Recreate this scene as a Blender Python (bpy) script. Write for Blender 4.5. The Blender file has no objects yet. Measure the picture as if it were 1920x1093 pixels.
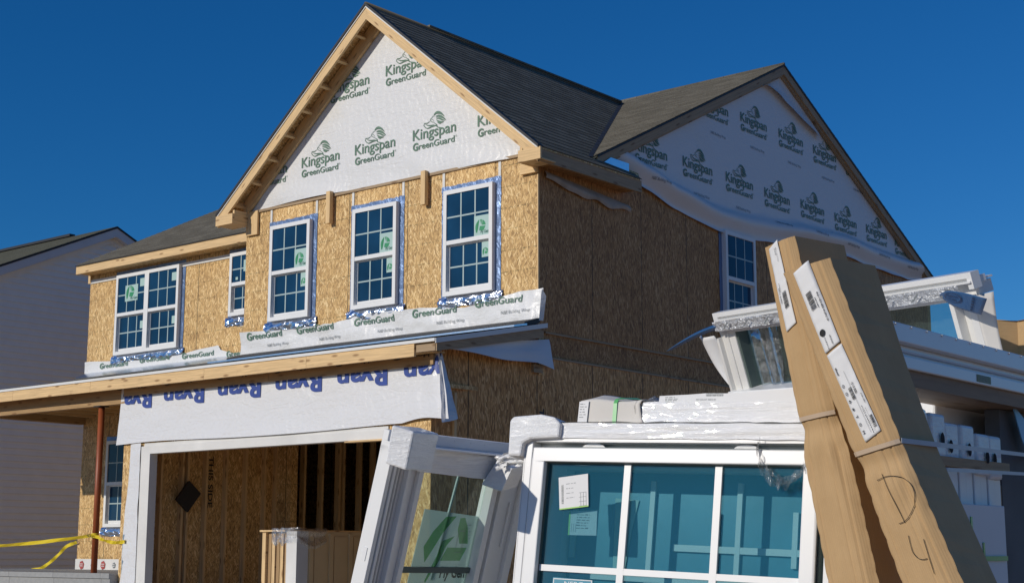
import bpy, bmesh, math, random
from mathutils import Vector, Matrix, noise
R = math.radians
random.seed(7)
SC = bpy.context.scene
COL = SC.collection

# ---------------------------------------------------------------- camera
CAM = Vector((12.29, -15.383, 0.0)); FPX = 2789.9
YAW, PITCH, ROLL = R(39.653), R(9.851), R(0.097)
_f = Vector((-math.sin(YAW)*math.cos(PITCH), math.cos(YAW)*math.cos(PITCH), math.sin(PITCH)))
_r = Vector((math.cos(YAW), math.sin(YAW), 0)); _u = _r.cross(_f)
CR = _r*math.cos(ROLL) + _u*math.sin(ROLL); CU = -_r*math.sin(ROLL) + _u*math.cos(ROLL)
cd = bpy.data.cameras.new('camera'); cd.sensor_width = 36; cd.lens = FPX/1920*36
cd.clip_start = 0.05; cd.clip_end = 6000
co = bpy.data.objects.new('camera', cd); COL.objects.link(co)
mw = Matrix((CR, CU, -_f)).transposed().to_4x4(); mw.translation = CAM
co.matrix_world = mw; SC.camera = co

# ---------------------------------------------------------------- light
SUN_AZ, SUN_EL = R(15.5), R(22.3)
S = Vector((-math.sin(SUN_AZ)*math.cos(SUN_EL), -math.cos(SUN_AZ)*math.cos(SUN_EL), math.sin(SUN_EL)))
w = bpy.data.worlds.new('World'); SC.world = w; w.use_nodes = True
nt = w.node_tree; nt.nodes.clear()
sky = nt.nodes.new('ShaderNodeTexSky'); sky.sky_type = 'NISHITA'; sky.sun_disc = False
sky.sun_elevation = SUN_EL; sky.sun_rotation = math.pi + SUN_AZ
sky.altitude = 300; sky.air_density = 1.0; sky.dust_density = 0.15; sky.ozone_density = 4.0
bg = nt.nodes.new('ShaderNodeBackground'); bg.inputs['Strength'].default_value = 0.085
wo = nt.nodes.new('ShaderNodeOutputWorld')
sep = nt.nodes.new('ShaderNodeSeparateColor'); nt.links.new(sky.outputs[0], sep.inputs[0])
mr = nt.nodes.new('ShaderNodeMapRange'); mr.inputs[1].default_value = 1.0; mr.inputs[2].default_value = 11.0; nt.links.new(sep.outputs[0], mr.inputs[0])
tm = nt.nodes.new('ShaderNodeMix'); tm.data_type = 'RGBA'; nt.links.new(mr.outputs[0], tm.inputs[0])
tm.inputs[6].default_value = (.085, .53, .92, 1); tm.inputs[7].default_value = (.8, .74, .70, 1)   # deep polarised blue away from the sun
tint = nt.nodes.new('ShaderNodeMix'); tint.data_type = 'RGBA'; tint.blend_type = 'MULTIPLY'; tint.inputs[0].default_value = 1
nt.links.new(sky.outputs[0], tint.inputs[6]); nt.links.new(tm.outputs[2], tint.inputs[7]); nt.links.new(tint.outputs[2], bg.inputs[0]); nt.links.new(bg.outputs[0], wo.inputs[0])
sl = bpy.data.lights.new('sun', 'SUN'); sl.energy = 2.8; sl.angle = R(0.53); sl.color = (1, 0.93, 0.83)
so = bpy.data.objects.new('sun', sl); COL.objects.link(so); so.rotation_euler = S.to_track_quat('Z', 'Y').to_euler()
SC.view_settings.view_transform = 'Standard'; SC.view_settings.look = 'None'
SC.view_settings.exposure = 0.0; SC.view_settings.gamma = 1.0

# ---------------------------------------------------------------- helpers
def ray(u, v): return _f + CR*((u-960)/FPX) - CU*((v-546.5)/FPX)
def dep(u, v, d): return CAM + ray(u, v)*d                 # a point measured at a known distance
def onpl(u, v, P, n):
    d = ray(u, v); t = (P-CAM).dot(n)/d.dot(n); return CAM + d*t

class MB:
    def __init__(s): s.v = []; s.f = []; s.uv = []; s.sm = []
    def face(s, pts, uv=None, smooth=False):
        i = len(s.v); s.v += [tuple(p) for p in pts]; s.f.append(list(range(i, i+len(pts)))); s.sm.append(smooth)
        if uv is None:
            p = [Vector(q) for q in pts]; n = (p[1]-p[0]).cross(p[2]-p[0])
            a = max(range(3), key=lambda k: abs(n[k]))
            uv = [((q.y, q.z) if a == 0 else (q.x, q.z) if a == 1 else (q.x, q.y)) for q in p]
        s.uv.append(uv)
    def raw(s, verts, faces, uvs=None, smooth=False):
        i = len(s.v); s.v += [tuple(p) for p in verts]
        for f in faces:
            s.f.append([i+k for k in f]); s.sm.append(smooth)
            s.uv.append([uvs[k] for k in f] if uvs else [(verts[k][0], verts[k][2]) for k in f])
    def obox(s, o, a, b, c, grain=None):
        """box from corner o along vectors a, b, c (any handedness); uv in metres, grain = index of the long axis"""
        o = Vector(o); A = [Vector(a), Vector(b), Vector(c)]
        L = [x.length for x in A]
        g = max(range(3), key=lambda k: L[k]) if grain is None else grain
        off = (random.random()*9, random.random()*9)
        flip = A[0].cross(A[1]).dot(A[2]) < 0
        for k in range(3):
            i, j = (k+1) % 3, (k+2) % 3
            for side in (0, 1):
                base = o + A[k]*side
                q = [base, base+A[i], base+A[i]+A[j], base+A[j]]; t = [(0, 0), (L[i], 0), (L[i], L[j]), (0, L[j])]
                if j == g: t = [(y, x) for x, y in t]
                t = [(x+off[0], y+off[1]) for x, y in t]
                if (side == 0) != flip: q.reverse(); t.reverse()
                s.face(q, t)
    def box(s, x0, x1, y0, y1, z0, z1, grain=None, world=False):
        if world:
            P = [(x, y, z) for x in (x0, x1) for y in (y0, y1) for z in (z0, z1)]
            for q in ((0,1,3,2),(4,6,7,5),(0,4,5,1),(2,3,7,6),(0,2,6,4),(1,5,7,3)): s.face([P[k] for k in q])
        else: s.obox((x0, y0, z0), (x1-x0, 0, 0), (0, y1-y0, 0), (0, 0, z1-z0), grain)
    def prism(s, pts, d):
        """polygon pts extruded along vector d"""
        d = Vector(d); p = [Vector(q) for q in pts]
        n = Vector((0, 0, 0))
        for k in range(len(p)): n += p[k].cross(p[(k+1) % len(p)])
        if n.dot(d) > 0: p.reverse()
        s.face(p); s.face([q+d for q in reversed(p)])
        for k in range(len(p)):
            a, b = p[k], p[(k+1) % len(p)]; s.face([b, a, a+d, b+d])
    def tube(s, pts, r, n=8, cap=True):
        pts = [Vector(p) for p in pts]; rings = []
        for k, p in enumerate(pts):
            t = (pts[min(k+1, len(pts)-1)]-pts[max(k-1, 0)]).normalized()
            a = t.cross(Vector((0, 0, 1)));
            if a.length < .05: a = t.cross(Vector((1, 0, 0)))
            a.normalize(); b = t.cross(a); rr = r[k] if isinstance(r, (list, tuple)) else r
            rings.append([p+(a*math.cos(2*math.pi*j/n)+b*math.sin(2*math.pi*j/n))*rr for j in range(n)])
        V = [q for g in rings for q in g]; F = []
        for k in range(len(pts)-1):
            for j in range(n): F.append((k*n+j, k*n+(j+1) % n, (k+1)*n+(j+1) % n, (k+1)*n+j))
        if cap: F.append(tuple(reversed(range(n)))); F.append(tuple((len(pts)-1)*n+j for j in range(n)))
        s.raw(V, F, smooth=True)
    def surf(s, fn, nu, nv, uvs=(1, 1), smooth=True, skip=None):
        V = []; T = []
        for j in range(nv+1):
            for i in range(nu+1):
                a, b = i/nu, j/nv; V.append(fn(a, b)); T.append((a*uvs[0], b*uvs[1]))
        F = []
        for j in range(nv):
            for i in range(nu):
                if skip and skip((i+.5)/nu, (j+.5)/nv): continue
                k = j*(nu+1)+i; F.append((k, k+1, k+nu+2, k+nu+1))
        s.raw(V, F, T, smooth)
    def ribbon(s, pts, wv, n2=None):
        """flat band through pts with half-width vectors wv (one or a list)"""
        pts = [Vector(p) for p in pts]; L = 0
        for k in range(len(pts)-1):
            a = Vector(wv[k] if isinstance(wv, list) else wv); b = Vector(wv[k+1] if isinstance(wv, list) else wv)
            l = (pts[k+1]-pts[k]).length
            s.face([pts[k]-a, pts[k+1]-b, pts[k+1]+b, pts[k]+a], [(L, 0), (L+l, 0), (L+l, .1), (L, .1)], False); L += l

def obj(name, mb, m, parent=None, bevel=0, solid=0, merge=False, subsurf=0):
    me = bpy.data.meshes.new(name); me.from_pydata(mb.v, [], mb.f)
    ul = me.uv_layers.new(name='UVMap'); k = 0
    for uv in mb.uv:
        for t in uv: ul.data[k].uv = t; k += 1
    me.polygons.foreach_set('use_smooth', mb.sm)
    if merge or bevel or solid:
        bm = bmesh.new(); bm.from_mesh(me); bmesh.ops.remove_doubles(bm, verts=bm.verts, dist=1e-5)
        bmesh.ops.recalc_face_normals(bm, faces=bm.faces)
        bm.to_mesh(me); bm.free()
    me.materials.append(m); me.update()
    o = bpy.data.objects.new(name, me); COL.objects.link(o)
    if parent: adopt(o, parent)
    if solid:
        md = o.modifiers.new('solid', 'SOLIDIFY'); md.thickness = solid; md.offset = 0
    if bevel:
        md = o.modifiers.new('bevel', 'BEVEL'); md.width = bevel; md.segments = 2; md.limit_method = 'ANGLE'
    if subsurf:
        md = o.modifiers.new('sub', 'SUBSURF'); md.levels = subsurf; md.render_levels = subsurf
    return o
def adopt(o, parent):
    o.parent = parent
    if parent.type == 'EMPTY': o.matrix_parent_inverse = Matrix.Translation(-parent.location)
def tag(o, label, cat, group=None, kind=None):
    o['label'] = label; o['category'] = cat
    if group: o['group'] = group
    if kind: o['kind'] = kind
    return o
def thing(name, loc, label, cat, group=None):
    o = bpy.data.objects.new(name, None); COL.objects.link(o); o.location = loc; o.empty_display_size = .2
    return tag(o, label, cat, group)
def nz(*a): return noise.noise(Vector(a))

# ---------------------------------------------------------------- materials
class NT:
    def __init__(s, name):
        s.m = bpy.data.materials.new(name); s.m.use_nodes = True; s.t = s.m.node_tree; s.t.nodes.clear()
        s.out = s.n('ShaderNodeOutputMaterial')
    def n(s, t, **k):
        x = s.t.nodes.new(t)
        for a, b in k.items(): setattr(x, a, b)
        return x
    def l(s, a, b): s.t.links.new(a, b)
    def set(s, sock, v):
        if hasattr(v, 'links') or isinstance(v, bpy.types.NodeSocket): s.l(v, sock)
        else: sock.default_value = v
    def uv(s, scale=(1, 1, 1), rot=0, coord='UV'):
        c = s.n('ShaderNodeTexCoord'); mp = s.n('ShaderNodeMapping'); mp.inputs['Scale'].default_value = scale
        mp.inputs['Rotation'].default_value = (0, 0, rot); s.l(c.outputs[coord], mp.inputs['Vector']); return mp.outputs[0]
    def noise(s, vec, scale, detail=3, rough=.55, dist=0):
        x = s.n('ShaderNodeTexNoise'); s.l(vec, x.inputs['Vector']); x.inputs['Scale'].default_value = scale
        x.inputs['Detail'].default_value = detail; x.inputs['Roughness'].default_value = rough; x.inputs['Distortion'].default_value = dist
        return x.outputs[0]
    def ramp(s, fac, stops, interp='LINEAR'):
        x = s.n('ShaderNodeValToRGB'); x.color_ramp.interpolation = interp; e = x.color_ramp.elements
        while len(e) < len(stops): e.new(0.5)
        for k, (p, c) in enumerate(stops): e[k].position = p; e[k].color = (*c, 1) if len(c) == 3 else c
        s.l(fac, x.inputs[0]); return x.outputs[0]
    def math(s, op, a, b=0.0):
        x = s.n('ShaderNodeMath', operation=op); s.set(x.inputs[0], a); s.set(x.inputs[1], b); return x.outputs[0]
    def mix(s, fac, a, b, mode='MIX'):
        x = s.n('ShaderNodeMix', data_type='RGBA', blend_type=mode)
        s.set(x.inputs[0], fac); s.set(x.inputs[6], (*a, 1) if isinstance(a, tuple) else a); s.set(x.inputs[7], (*b, 1) if isinstance(b, tuple) else b)
        return x.outputs[2]
    def bump(s, h, strength=.3, dist=.01):
        x = s.n('ShaderNodeBump'); x.inputs['Strength'].default_value = strength; x.inputs['Distance'].default_value = dist; s.l(h, x.inputs['Height']); return x.outputs[0]
    def pbr(s, col, rough=.6, metal=0, bump=None, spec=.5, coat=0, trans=0, alpha=1.0):
        p = s.n('ShaderNodeBsdfPrincipled'); s.set(p.inputs['Base Color'], (*col, 1) if isinstance(col, tuple) else col)
        s.set(p.inputs['Roughness'], rough); p.inputs['Metallic'].default_value = metal
        p.inputs['Specular IOR Level'].default_value = spec; p.inputs['Coat Weight'].default_value = coat
        p.inputs['Transmission Weight'].default_value = trans
        s.set(p.inputs['Alpha'], alpha)
        if bump is not None: s.l(bump, p.inputs['Normal'])
        s.l(p.outputs[0], s.out.inputs[0]); s.p = p; return s.m

def m_plain(name, col, rough=.6, metal=0, var=.12, vs=3, bs=0, bump=.2, spec=.4, bd=.004, coat=0):
    t = NT(name); v = t.uv(coord='Object'); n = t.noise(v, vs, 4)
    c = t.ramp(n, [(.3, tuple(x*(1-var) for x in col)), (.7, tuple(min(1, x*(1+var)) for x in col))])
    b = t.bump(t.noise(v, bs, 3), bump, bd) if bs else None
    return t.pbr(c, rough, metal, b, spec, coat)

def m_osb(name, tint=1.0, seams=None, dashes=False, angs=(0, -11, 15, 42, -34), thr=(.6, .66, .74, .82), hue=(1, 1, 1)):
    t = NT(name); layers = []
    base = t.uv()
    dv = t.n('ShaderNodeTexNoise'); dv.inputs['Scale'].default_value = 7; t.l(base, dv.inputs['Vector'])
    mx = t.n('ShaderNodeVectorMath', operation='MULTIPLY_ADD'); t.l(dv.outputs[1], mx.inputs[0]); mx.inputs[1].default_value = (.014, .014, 0); t.l(base, mx.inputs[2])
    for k, (ang, wt) in enumerate([(a_, 0) for a_ in angs]):
        mp = t.n('ShaderNodeMapping'); mp.inputs['Rotation'].default_value = (0, 0, R(ang)); mp.inputs['Location'].default_value = (k*3.3, k*1.7, 0)
        t.l(mx.outputs[0], mp.inputs[0])
        m2 = t.n('ShaderNodeMapping'); m2.inputs['Scale'].default_value = (50+8*k, 10+2*k, 1); t.l(mp.outputs[0], m2.inputs[0])
        vo = t.n('ShaderNodeTexVoronoi', voronoi_dimensions='2D'); vo.inputs['Scale'].default_value = 1; t.l(m2.outputs[0], vo.inputs['Vector'])
        sp = t.n('ShaderNodeSeparateColor'); t.l(vo.outputs['Color'], sp.inputs[0])
        layers.append((sp.outputs[0], wt, sp.outputs[1]))
    # flakes lie over one another: each layer covers only where its own cell is 'present'
    acc = layers[0][0]
    for (lv, wt, pres), th_ in zip(layers[1:], thr):
        fac = t.math('GREATER_THAN', pres, th_)
        mxn = t.n('ShaderNodeMix', data_type='FLOAT'); t.l(fac, mxn.inputs[0]); t.l(acc, mxn.inputs[2]); t.l(lv, mxn.inputs[3]); acc = mxn.outputs[0]
    big = t.noise(base, 1.1, 3)
    f2 = t.math('ADD', t.math('MULTIPLY', acc, .80), t.math('MULTIPLY', big, .33))
    fine = t.noise(t.uv((120, 20, 1)), 1, 3)
    f2 = t.math('ADD', f2, t.math('MULTIPLY', t.math('SUBTRACT', fine, .5), .25))
    mp3 = t.n('ShaderNodeMapping'); mp3.inputs['Rotation'].default_value = (0, 0, R(-21)); mp3.inputs['Scale'].default_value = (1, 1, 1); t.l(mx.outputs[0], mp3.inputs[0])
    m3 = t.n('ShaderNodeMapping'); m3.inputs['Scale'].default_value = (75, 10, 1); t.l(mp3.outputs[0], m3.inputs[0])
    v3 = t.n('ShaderNodeTexVoronoi', voronoi_dimensions='2D'); v3.inputs['Scale'].default_value = 1; t.l(m3.outputs[0], v3.inputs['Vector'])
    s3 = t.n('ShaderNodeSeparateColor'); t.l(v3.outputs['Color'], s3.inputs[0])
    f2 = t.math('ADD', f2, t.math('MULTIPLY', t.math('GREATER_THAN', s3.outputs[2], .88), .30))
    k = tint
    c = t.ramp(f2, [(.08, (.20*k, .115*k, .045*k)), (.32, (.37*k, .225*k, .09*k)), (.62, (.50*k, .315*k, .125*k)), (.86, (.61*k, .41*k, .18*k)), (1, (.74*k, .55*k, .29*k))])
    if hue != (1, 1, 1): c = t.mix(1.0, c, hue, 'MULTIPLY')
    if seams:
        sx = t.n('ShaderNodeSeparateXYZ'); t.l(base, sx.inputs[0])
        for ax, per, off, wd in seams:
            q = t.math('ABSOLUTE', t.math('SUBTRACT', t.math('FRACT', t.math('ADD', t.math('DIVIDE', t.math('SUBTRACT', sx.outputs[ax], off), per), .5)), .5))
            msk = t.math('LESS_THAN', q, wd/per/2)
            c = t.mix(t.math('MULTIPLY', msk, .9), c, (.03, .03, .015))
    if dashes:
        sx = t.n('ShaderNodeSeparateXYZ'); t.l(base, sx.inputs[0])
        q = t.math('ABSOLUTE', t.math('SUBTRACT', t.math('FRACT', t.math('DIVIDE', sx.outputs[1], .3)), .5))
        dash = t.math('MULTIPLY', t.math('LESS_THAN', q, .018), t.math('GREATER_THAN', t.noise(t.uv((9, 1, 1)), 3, 2), .5))
        c = t.mix(t.math('MULTIPLY', dash, .65), c, (.06, .07, .02))
    return t.pbr(c, .62, 0, t.bump(f2, .35, .004), .35)

def m_lumber(name, k=1.0, col=None):
    t = NT(name); v = t.uv((1.2, 28, 1)); n = t.noise(v, 1.6, 4, .6, .6)
    kv = t.n('ShaderNodeTexVoronoi', voronoi_dimensions='2D'); kv.inputs['Scale'].default_value = 1; t.l(t.uv((1.7, 6, 1)), kv.inputs['Vector'])
    knot = t.ramp(kv.outputs['Distance'], [(.05, (1, 1, 1)), (.13, (0, 0, 0))])
    a = col or (.62, .43, .22)
    c = t.ramp(n, [(.25, tuple(x*.72*k for x in a)), (.55, tuple(x*k for x in a)), (.8, tuple(min(1, x*1.22*k) for x in a))])
    c = t.mix(t.math('MULTIPLY', knot, .75), c, (.2*k, .1*k, .04*k))
    st = t.ramp(t.noise(t.uv((1, 3, 1)), 2.2, 4), [(.60, (0, 0, 0)), (.72, (1, 1, 1))])
    c = t.mix(t.math('MULTIPLY', st, .28), c, (.2*k, .13*k, .07*k))
    return t.pbr(c, .6, 0, t.bump(n, .2, .003), .3)

def m_shingle(name, a, b):
    t = NT(name); br = t.n('ShaderNodeTexBrick'); br.offset = .43; br.squash = 1
    t.l(t.uv(), br.inputs['Vector']); br.inputs['Scale'].default_value = 1
    br.inputs['Brick Width'].default_value = .27; br.inputs['Row Height'].default_value = .145; br.inputs['Mortar Size'].default_value = .004
    br.inputs['Color1'].default_value = (*a, 1); br.inputs['Color2'].default_value = (*b, 1); br.inputs['Mortar'].default_value = (.012, .012, .012, 1); br.inputs['Bias'].default_value = -.1
    n = t.noise(t.uv(), 60, 3); n2 = t.noise(t.uv((.6, 2, 1)), 3, 4)
    c = t.mix(.35, br.outputs[0], t.ramp(n, [(.3, tuple(x*.5 for x in a)), (.7, tuple(x*1.5 for x in b))]))
    c = t.mix(t.math('MULTIPLY', n2, .35), c, (.06, .058, .05))
    return t.pbr(c, .9, 0, t.bump(n, .5, .004), .2)

def m_wrap(name, col=(.78, .78, .78), k=1.0, stain=.25, gloss=.42):
    t = NT(name); v = t.uv(coord='Object')
    a = t.noise(v, 2.2, 5, .6, 1.2); wv = t.n('ShaderNodeTexWave'); wv.inputs['Scale'].default_value = 2.6; wv.inputs['Distortion'].default_value = 9; wv.inputs['Detail'].default_value = 3; wv.inputs['Detail Scale'].default_value = .8
    mp = t.uv((1, 1, 2.2), coord='Object'); t.l(mp, wv.inputs['Vector'])
    h = t.math('ADD', t.math('MULTIPLY', a, .8), t.math('MULTIPLY', wv.outputs['Fac'], .10))
    rg = t.noise(t.uv((1.1, 1.1, 4.2), .25, coord='Object'), 1.5, 4, .55, 1.6)
    rg = t.math('SUBTRACT', 1.0, t.math('MULTIPLY', t.math('ABSOLUTE', t.math('SUBTRACT', rg, .5)), 3.2))
    h = t.math('ADD', h, t.math('MULTIPLY', t.math('MAXIMUM', rg, 0.0), .22))
    h = t.math('ADD', h, t.math('MULTIPLY', t.noise(v, 26, 2), .1))
    st = t.ramp(t.noise(v, .9, 4, .65), [(.57, (0, 0, 0)), (.75, (1, 1, 1))])
    c = t.mix(t.math('MULTIPLY', st, stain), col, (.66, .58, .42))
    return t.pbr(c, gloss, 0, t.bump(h, .55*k, .03), .5)

def m_foil(name, col, rough=.22, k=1.0, metal=1.0, sc=9):
    t = NT(name); v = t.uv(coord='Object')
    vo = t.n('ShaderNodeTexVoronoi'); vo.inputs['Scale'].default_value = sc; t.l(v, vo.inputs['Vector'])
    h = t.math('ADD', t.noise(v, sc*1.3, 4, .6, 1.5), t.math('MULTIPLY', vo.outputs['Distance'], .5))
    return t.pbr(col, rough, metal, t.bump(h, .8*k, .03), .5)

def m_film(name, tint=(1, 1, 1), base=.1, k=1.0, sc=14, milk=0.0, stretch=(1, 1, 1)):
    """thin clear plastic: mostly see-through, glossy creases"""
    t = NT(name); v = t.uv(stretch, coord='Object')
    h = t.noise(v, sc, 5, .65, 2.0); b = t.bump(h, k, .02)
    g = t.n('ShaderNodeBsdfGlossy'); g.inputs['Roughness'].default_value = .12; g.inputs['Color'].default_value = (.9, .9, .9, 1); t.l(b, g.inputs['Normal'])
    tr = t.n('ShaderNodeBsdfTransparent'); tr.inputs[0].default_value = (*tint, 1)
    lw = t.n('ShaderNodeLayerWeight'); lw.inputs[0].default_value = .25; t.l(b, lw.inputs['Normal'])
    f = t.math('ADD', t.math('MULTIPLY', lw.outputs['Fresnel'], .9), base)
    mx = t.n('ShaderNodeMixShader'); t.l(f, mx.inputs[0]); t.l(tr.outputs[0], mx.inputs[1]); t.l(g.outputs[0], mx.inputs[2])
    last = mx.outputs[0]
    if milk:
        df = t.n('ShaderNodeBsdfDiffuse'); df.inputs[0].default_value = (.8, .82, .84, 1); t.l(b, df.inputs['Normal'])
        m2 = t.n('ShaderNodeMixShader'); t.l(t.math('MULTIPLY', t.ramp(h, [(.35, (0, 0, 0)), (.7, (1, 1, 1))]), milk), m2.inputs[0]); t.l(last, m2.inputs[1]); t.l(df.outputs[0], m2.inputs[2]); last = m2.outputs[0]
    t.l(last, t.out.inputs[0]); return t.m

def m_glass(name, tint=(.8, .9, .88), refl=.08, milk=0.0, mcol=(.1, .3, .4)):
    t = NT(name); v = t.uv(coord='Object'); b = t.bump(t.noise(v, 1.1, 2), .04, .02)
    g = t.n('ShaderNodeBsdfGlossy'); g.inputs['Roughness'].default_value = .015; t.l(b, g.inputs['Normal'])
    tr = t.n('ShaderNodeBsdfTransparent'); tr.inputs[0].default_value = (*tint, 1)
    lw = t.n('ShaderNodeLayerWeight'); lw.inputs[0].default_value = .5
    f = t.math('ADD', t.math('MULTIPLY', t.math('POWER', lw.outputs['Facing'], 5.0), .9), refl)
    base = tr.outputs[0]
    if milk:
        df = t.n('ShaderNodeBsdfDiffuse'); df.inputs[0].default_value = (*mcol, 1)
        mk = t.n('ShaderNodeMixShader'); mk.inputs[0].default_value = milk; t.l(base, mk.inputs[1]); t.l(df.outputs[0], mk.inputs[2]); base = mk.outputs[0]
    mx = t.n('ShaderNodeMixShader'); t.l(f, mx.inputs[0]); t.l(base, mx.inputs[1]); t.l(g.outputs[0], mx.inputs[2]); t.l(mx.outputs[0], t.out.inputs[0]); return t.m

def m_card(name, k=1.0, lines=True):
    t = NT(name); v = t.uv()
    n = t.noise(v, 6, 5, .6); fib = t.noise(t.uv((3, 60, 1)), 4, 3)
    wv = t.n('ShaderNodeTexWave', bands_direction='Y'); wv.inputs['Scale'].default_value = 40; wv.inputs['Distortion'].default_value = .6; t.l(v, wv.inputs['Vector'])
    f = t.math('ADD', t.math('MULTIPLY', n, .7), t.math('MULTIPLY', fib, .3))
    c = t.ramp(f, [(.3, (.47*k, .305*k, .15*k)), (.7, (.585*k, .395*k, .205*k))])
    if lines: c = t.mix(t.math('MULTIPLY', wv.outputs['Fac'], .14), c, (.36*k, .23*k, .11*k))
    sp = t.ramp(t.noise(v, 160, 2), [(.66, (0, 0, 0)), (.75, (1, 1, 1))])
    c = t.mix(t.math('MULTIPLY', sp, .25), c, (.2*k, .13*k, .07*k))
    return t.pbr(c, .75, 0, t.bump(t.math('ADD', n, t.math('MULTIPLY', wv.outputs['Fac'], .15)), .25, .006), .25)

def m_brick(name, a, b, mortar, bw, bh, ms, rough=.85):
    t = NT(name); br = t.n('ShaderNodeTexBrick'); t.l(t.uv(), br.inputs['Vector']); br.inputs['Scale'].default_value = 1
    br.inputs['Brick Width'].default_value = bw; br.inputs['Row Height'].default_value = bh; br.inputs['Mortar Size'].default_value = ms
    br.inputs['Color1'].default_value = (*a, 1); br.inputs['Color2'].default_value = (*b, 1); br.inputs['Mortar'].default_value = (*mortar, 1)
    n = t.noise(t.uv(), 14, 5); c = t.mix(.5, br.outputs[0], t.mix(n, tuple(x*.6 for x in a), tuple(x*1.3 for x in b)))
    return t.pbr(c, rough, 0, t.bump(t.math('SUBTRACT', t.math('MULTIPLY', n, .3), br.outputs['Fac']), .5, .01), .3)

def m_foam(name):
    t = NT(name); v = t.uv((1, 1, 4), coord='Object'); h = t.noise(v, 12, 5, .65, 2.5)
    vo = t.n('ShaderNodeTexVoronoi'); vo.inputs['Scale'].default_value = 70; t.l(t.uv(coord='Object'), vo.inputs['Vector'])
    hh = t.math('ADD', h, t.math('MULTIPLY', vo.outputs['Distance'], .12))
    return t.pbr(t.ramp(h, [(.3, (.80, .80, .80)), (.7, (.88, .88, .87))]), .28, 0, t.bump(hh, .5, .012), .5, .35)

def m_bands(name):
    t = NT(name); h = t.noise(t.uv((1.0, 1.0, 60), coord='Object'), 4, 5, .7, .8); h2 = t.noise(t.uv(coord='Object'), 30, 4, .6, 2)
    hh = t.math('ADD', h, t.math('MULTIPLY', h2, .25))
    return t.pbr(t.ramp(hh, [(.36, (.55, .57, .59)), (.47, (.84, .84, .84)), (.62, (.91, .91, .91)), (.8, (.92, .92, .92))]), .16, 0, t.bump(hh, .42, .010), .5, .6)
def m_sheet(name, col):
    t = NT(name); d = t.n('ShaderNodeBsdfDiffuse'); d.inputs[0].default_value = (*col, 1); tr = t.n('ShaderNodeBsdfTranslucent'); tr.inputs[0].default_value = (*col, 1)
    mx = t.n('ShaderNodeMixShader'); mx.inputs[0].default_value = .6; t.l(d.outputs[0], mx.inputs[1]); t.l(tr.outputs[0], mx.inputs[2])
    tp = t.n('ShaderNodeBsdfTransparent'); m2 = t.n('ShaderNodeMixShader'); m2.inputs[0].default_value = .28; t.l(mx.outputs[0], m2.inputs[1]); t.l(tp.outputs[0], m2.inputs[2]); t.l(m2.outputs[0], t.out.inputs[0]); return t.m
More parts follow.
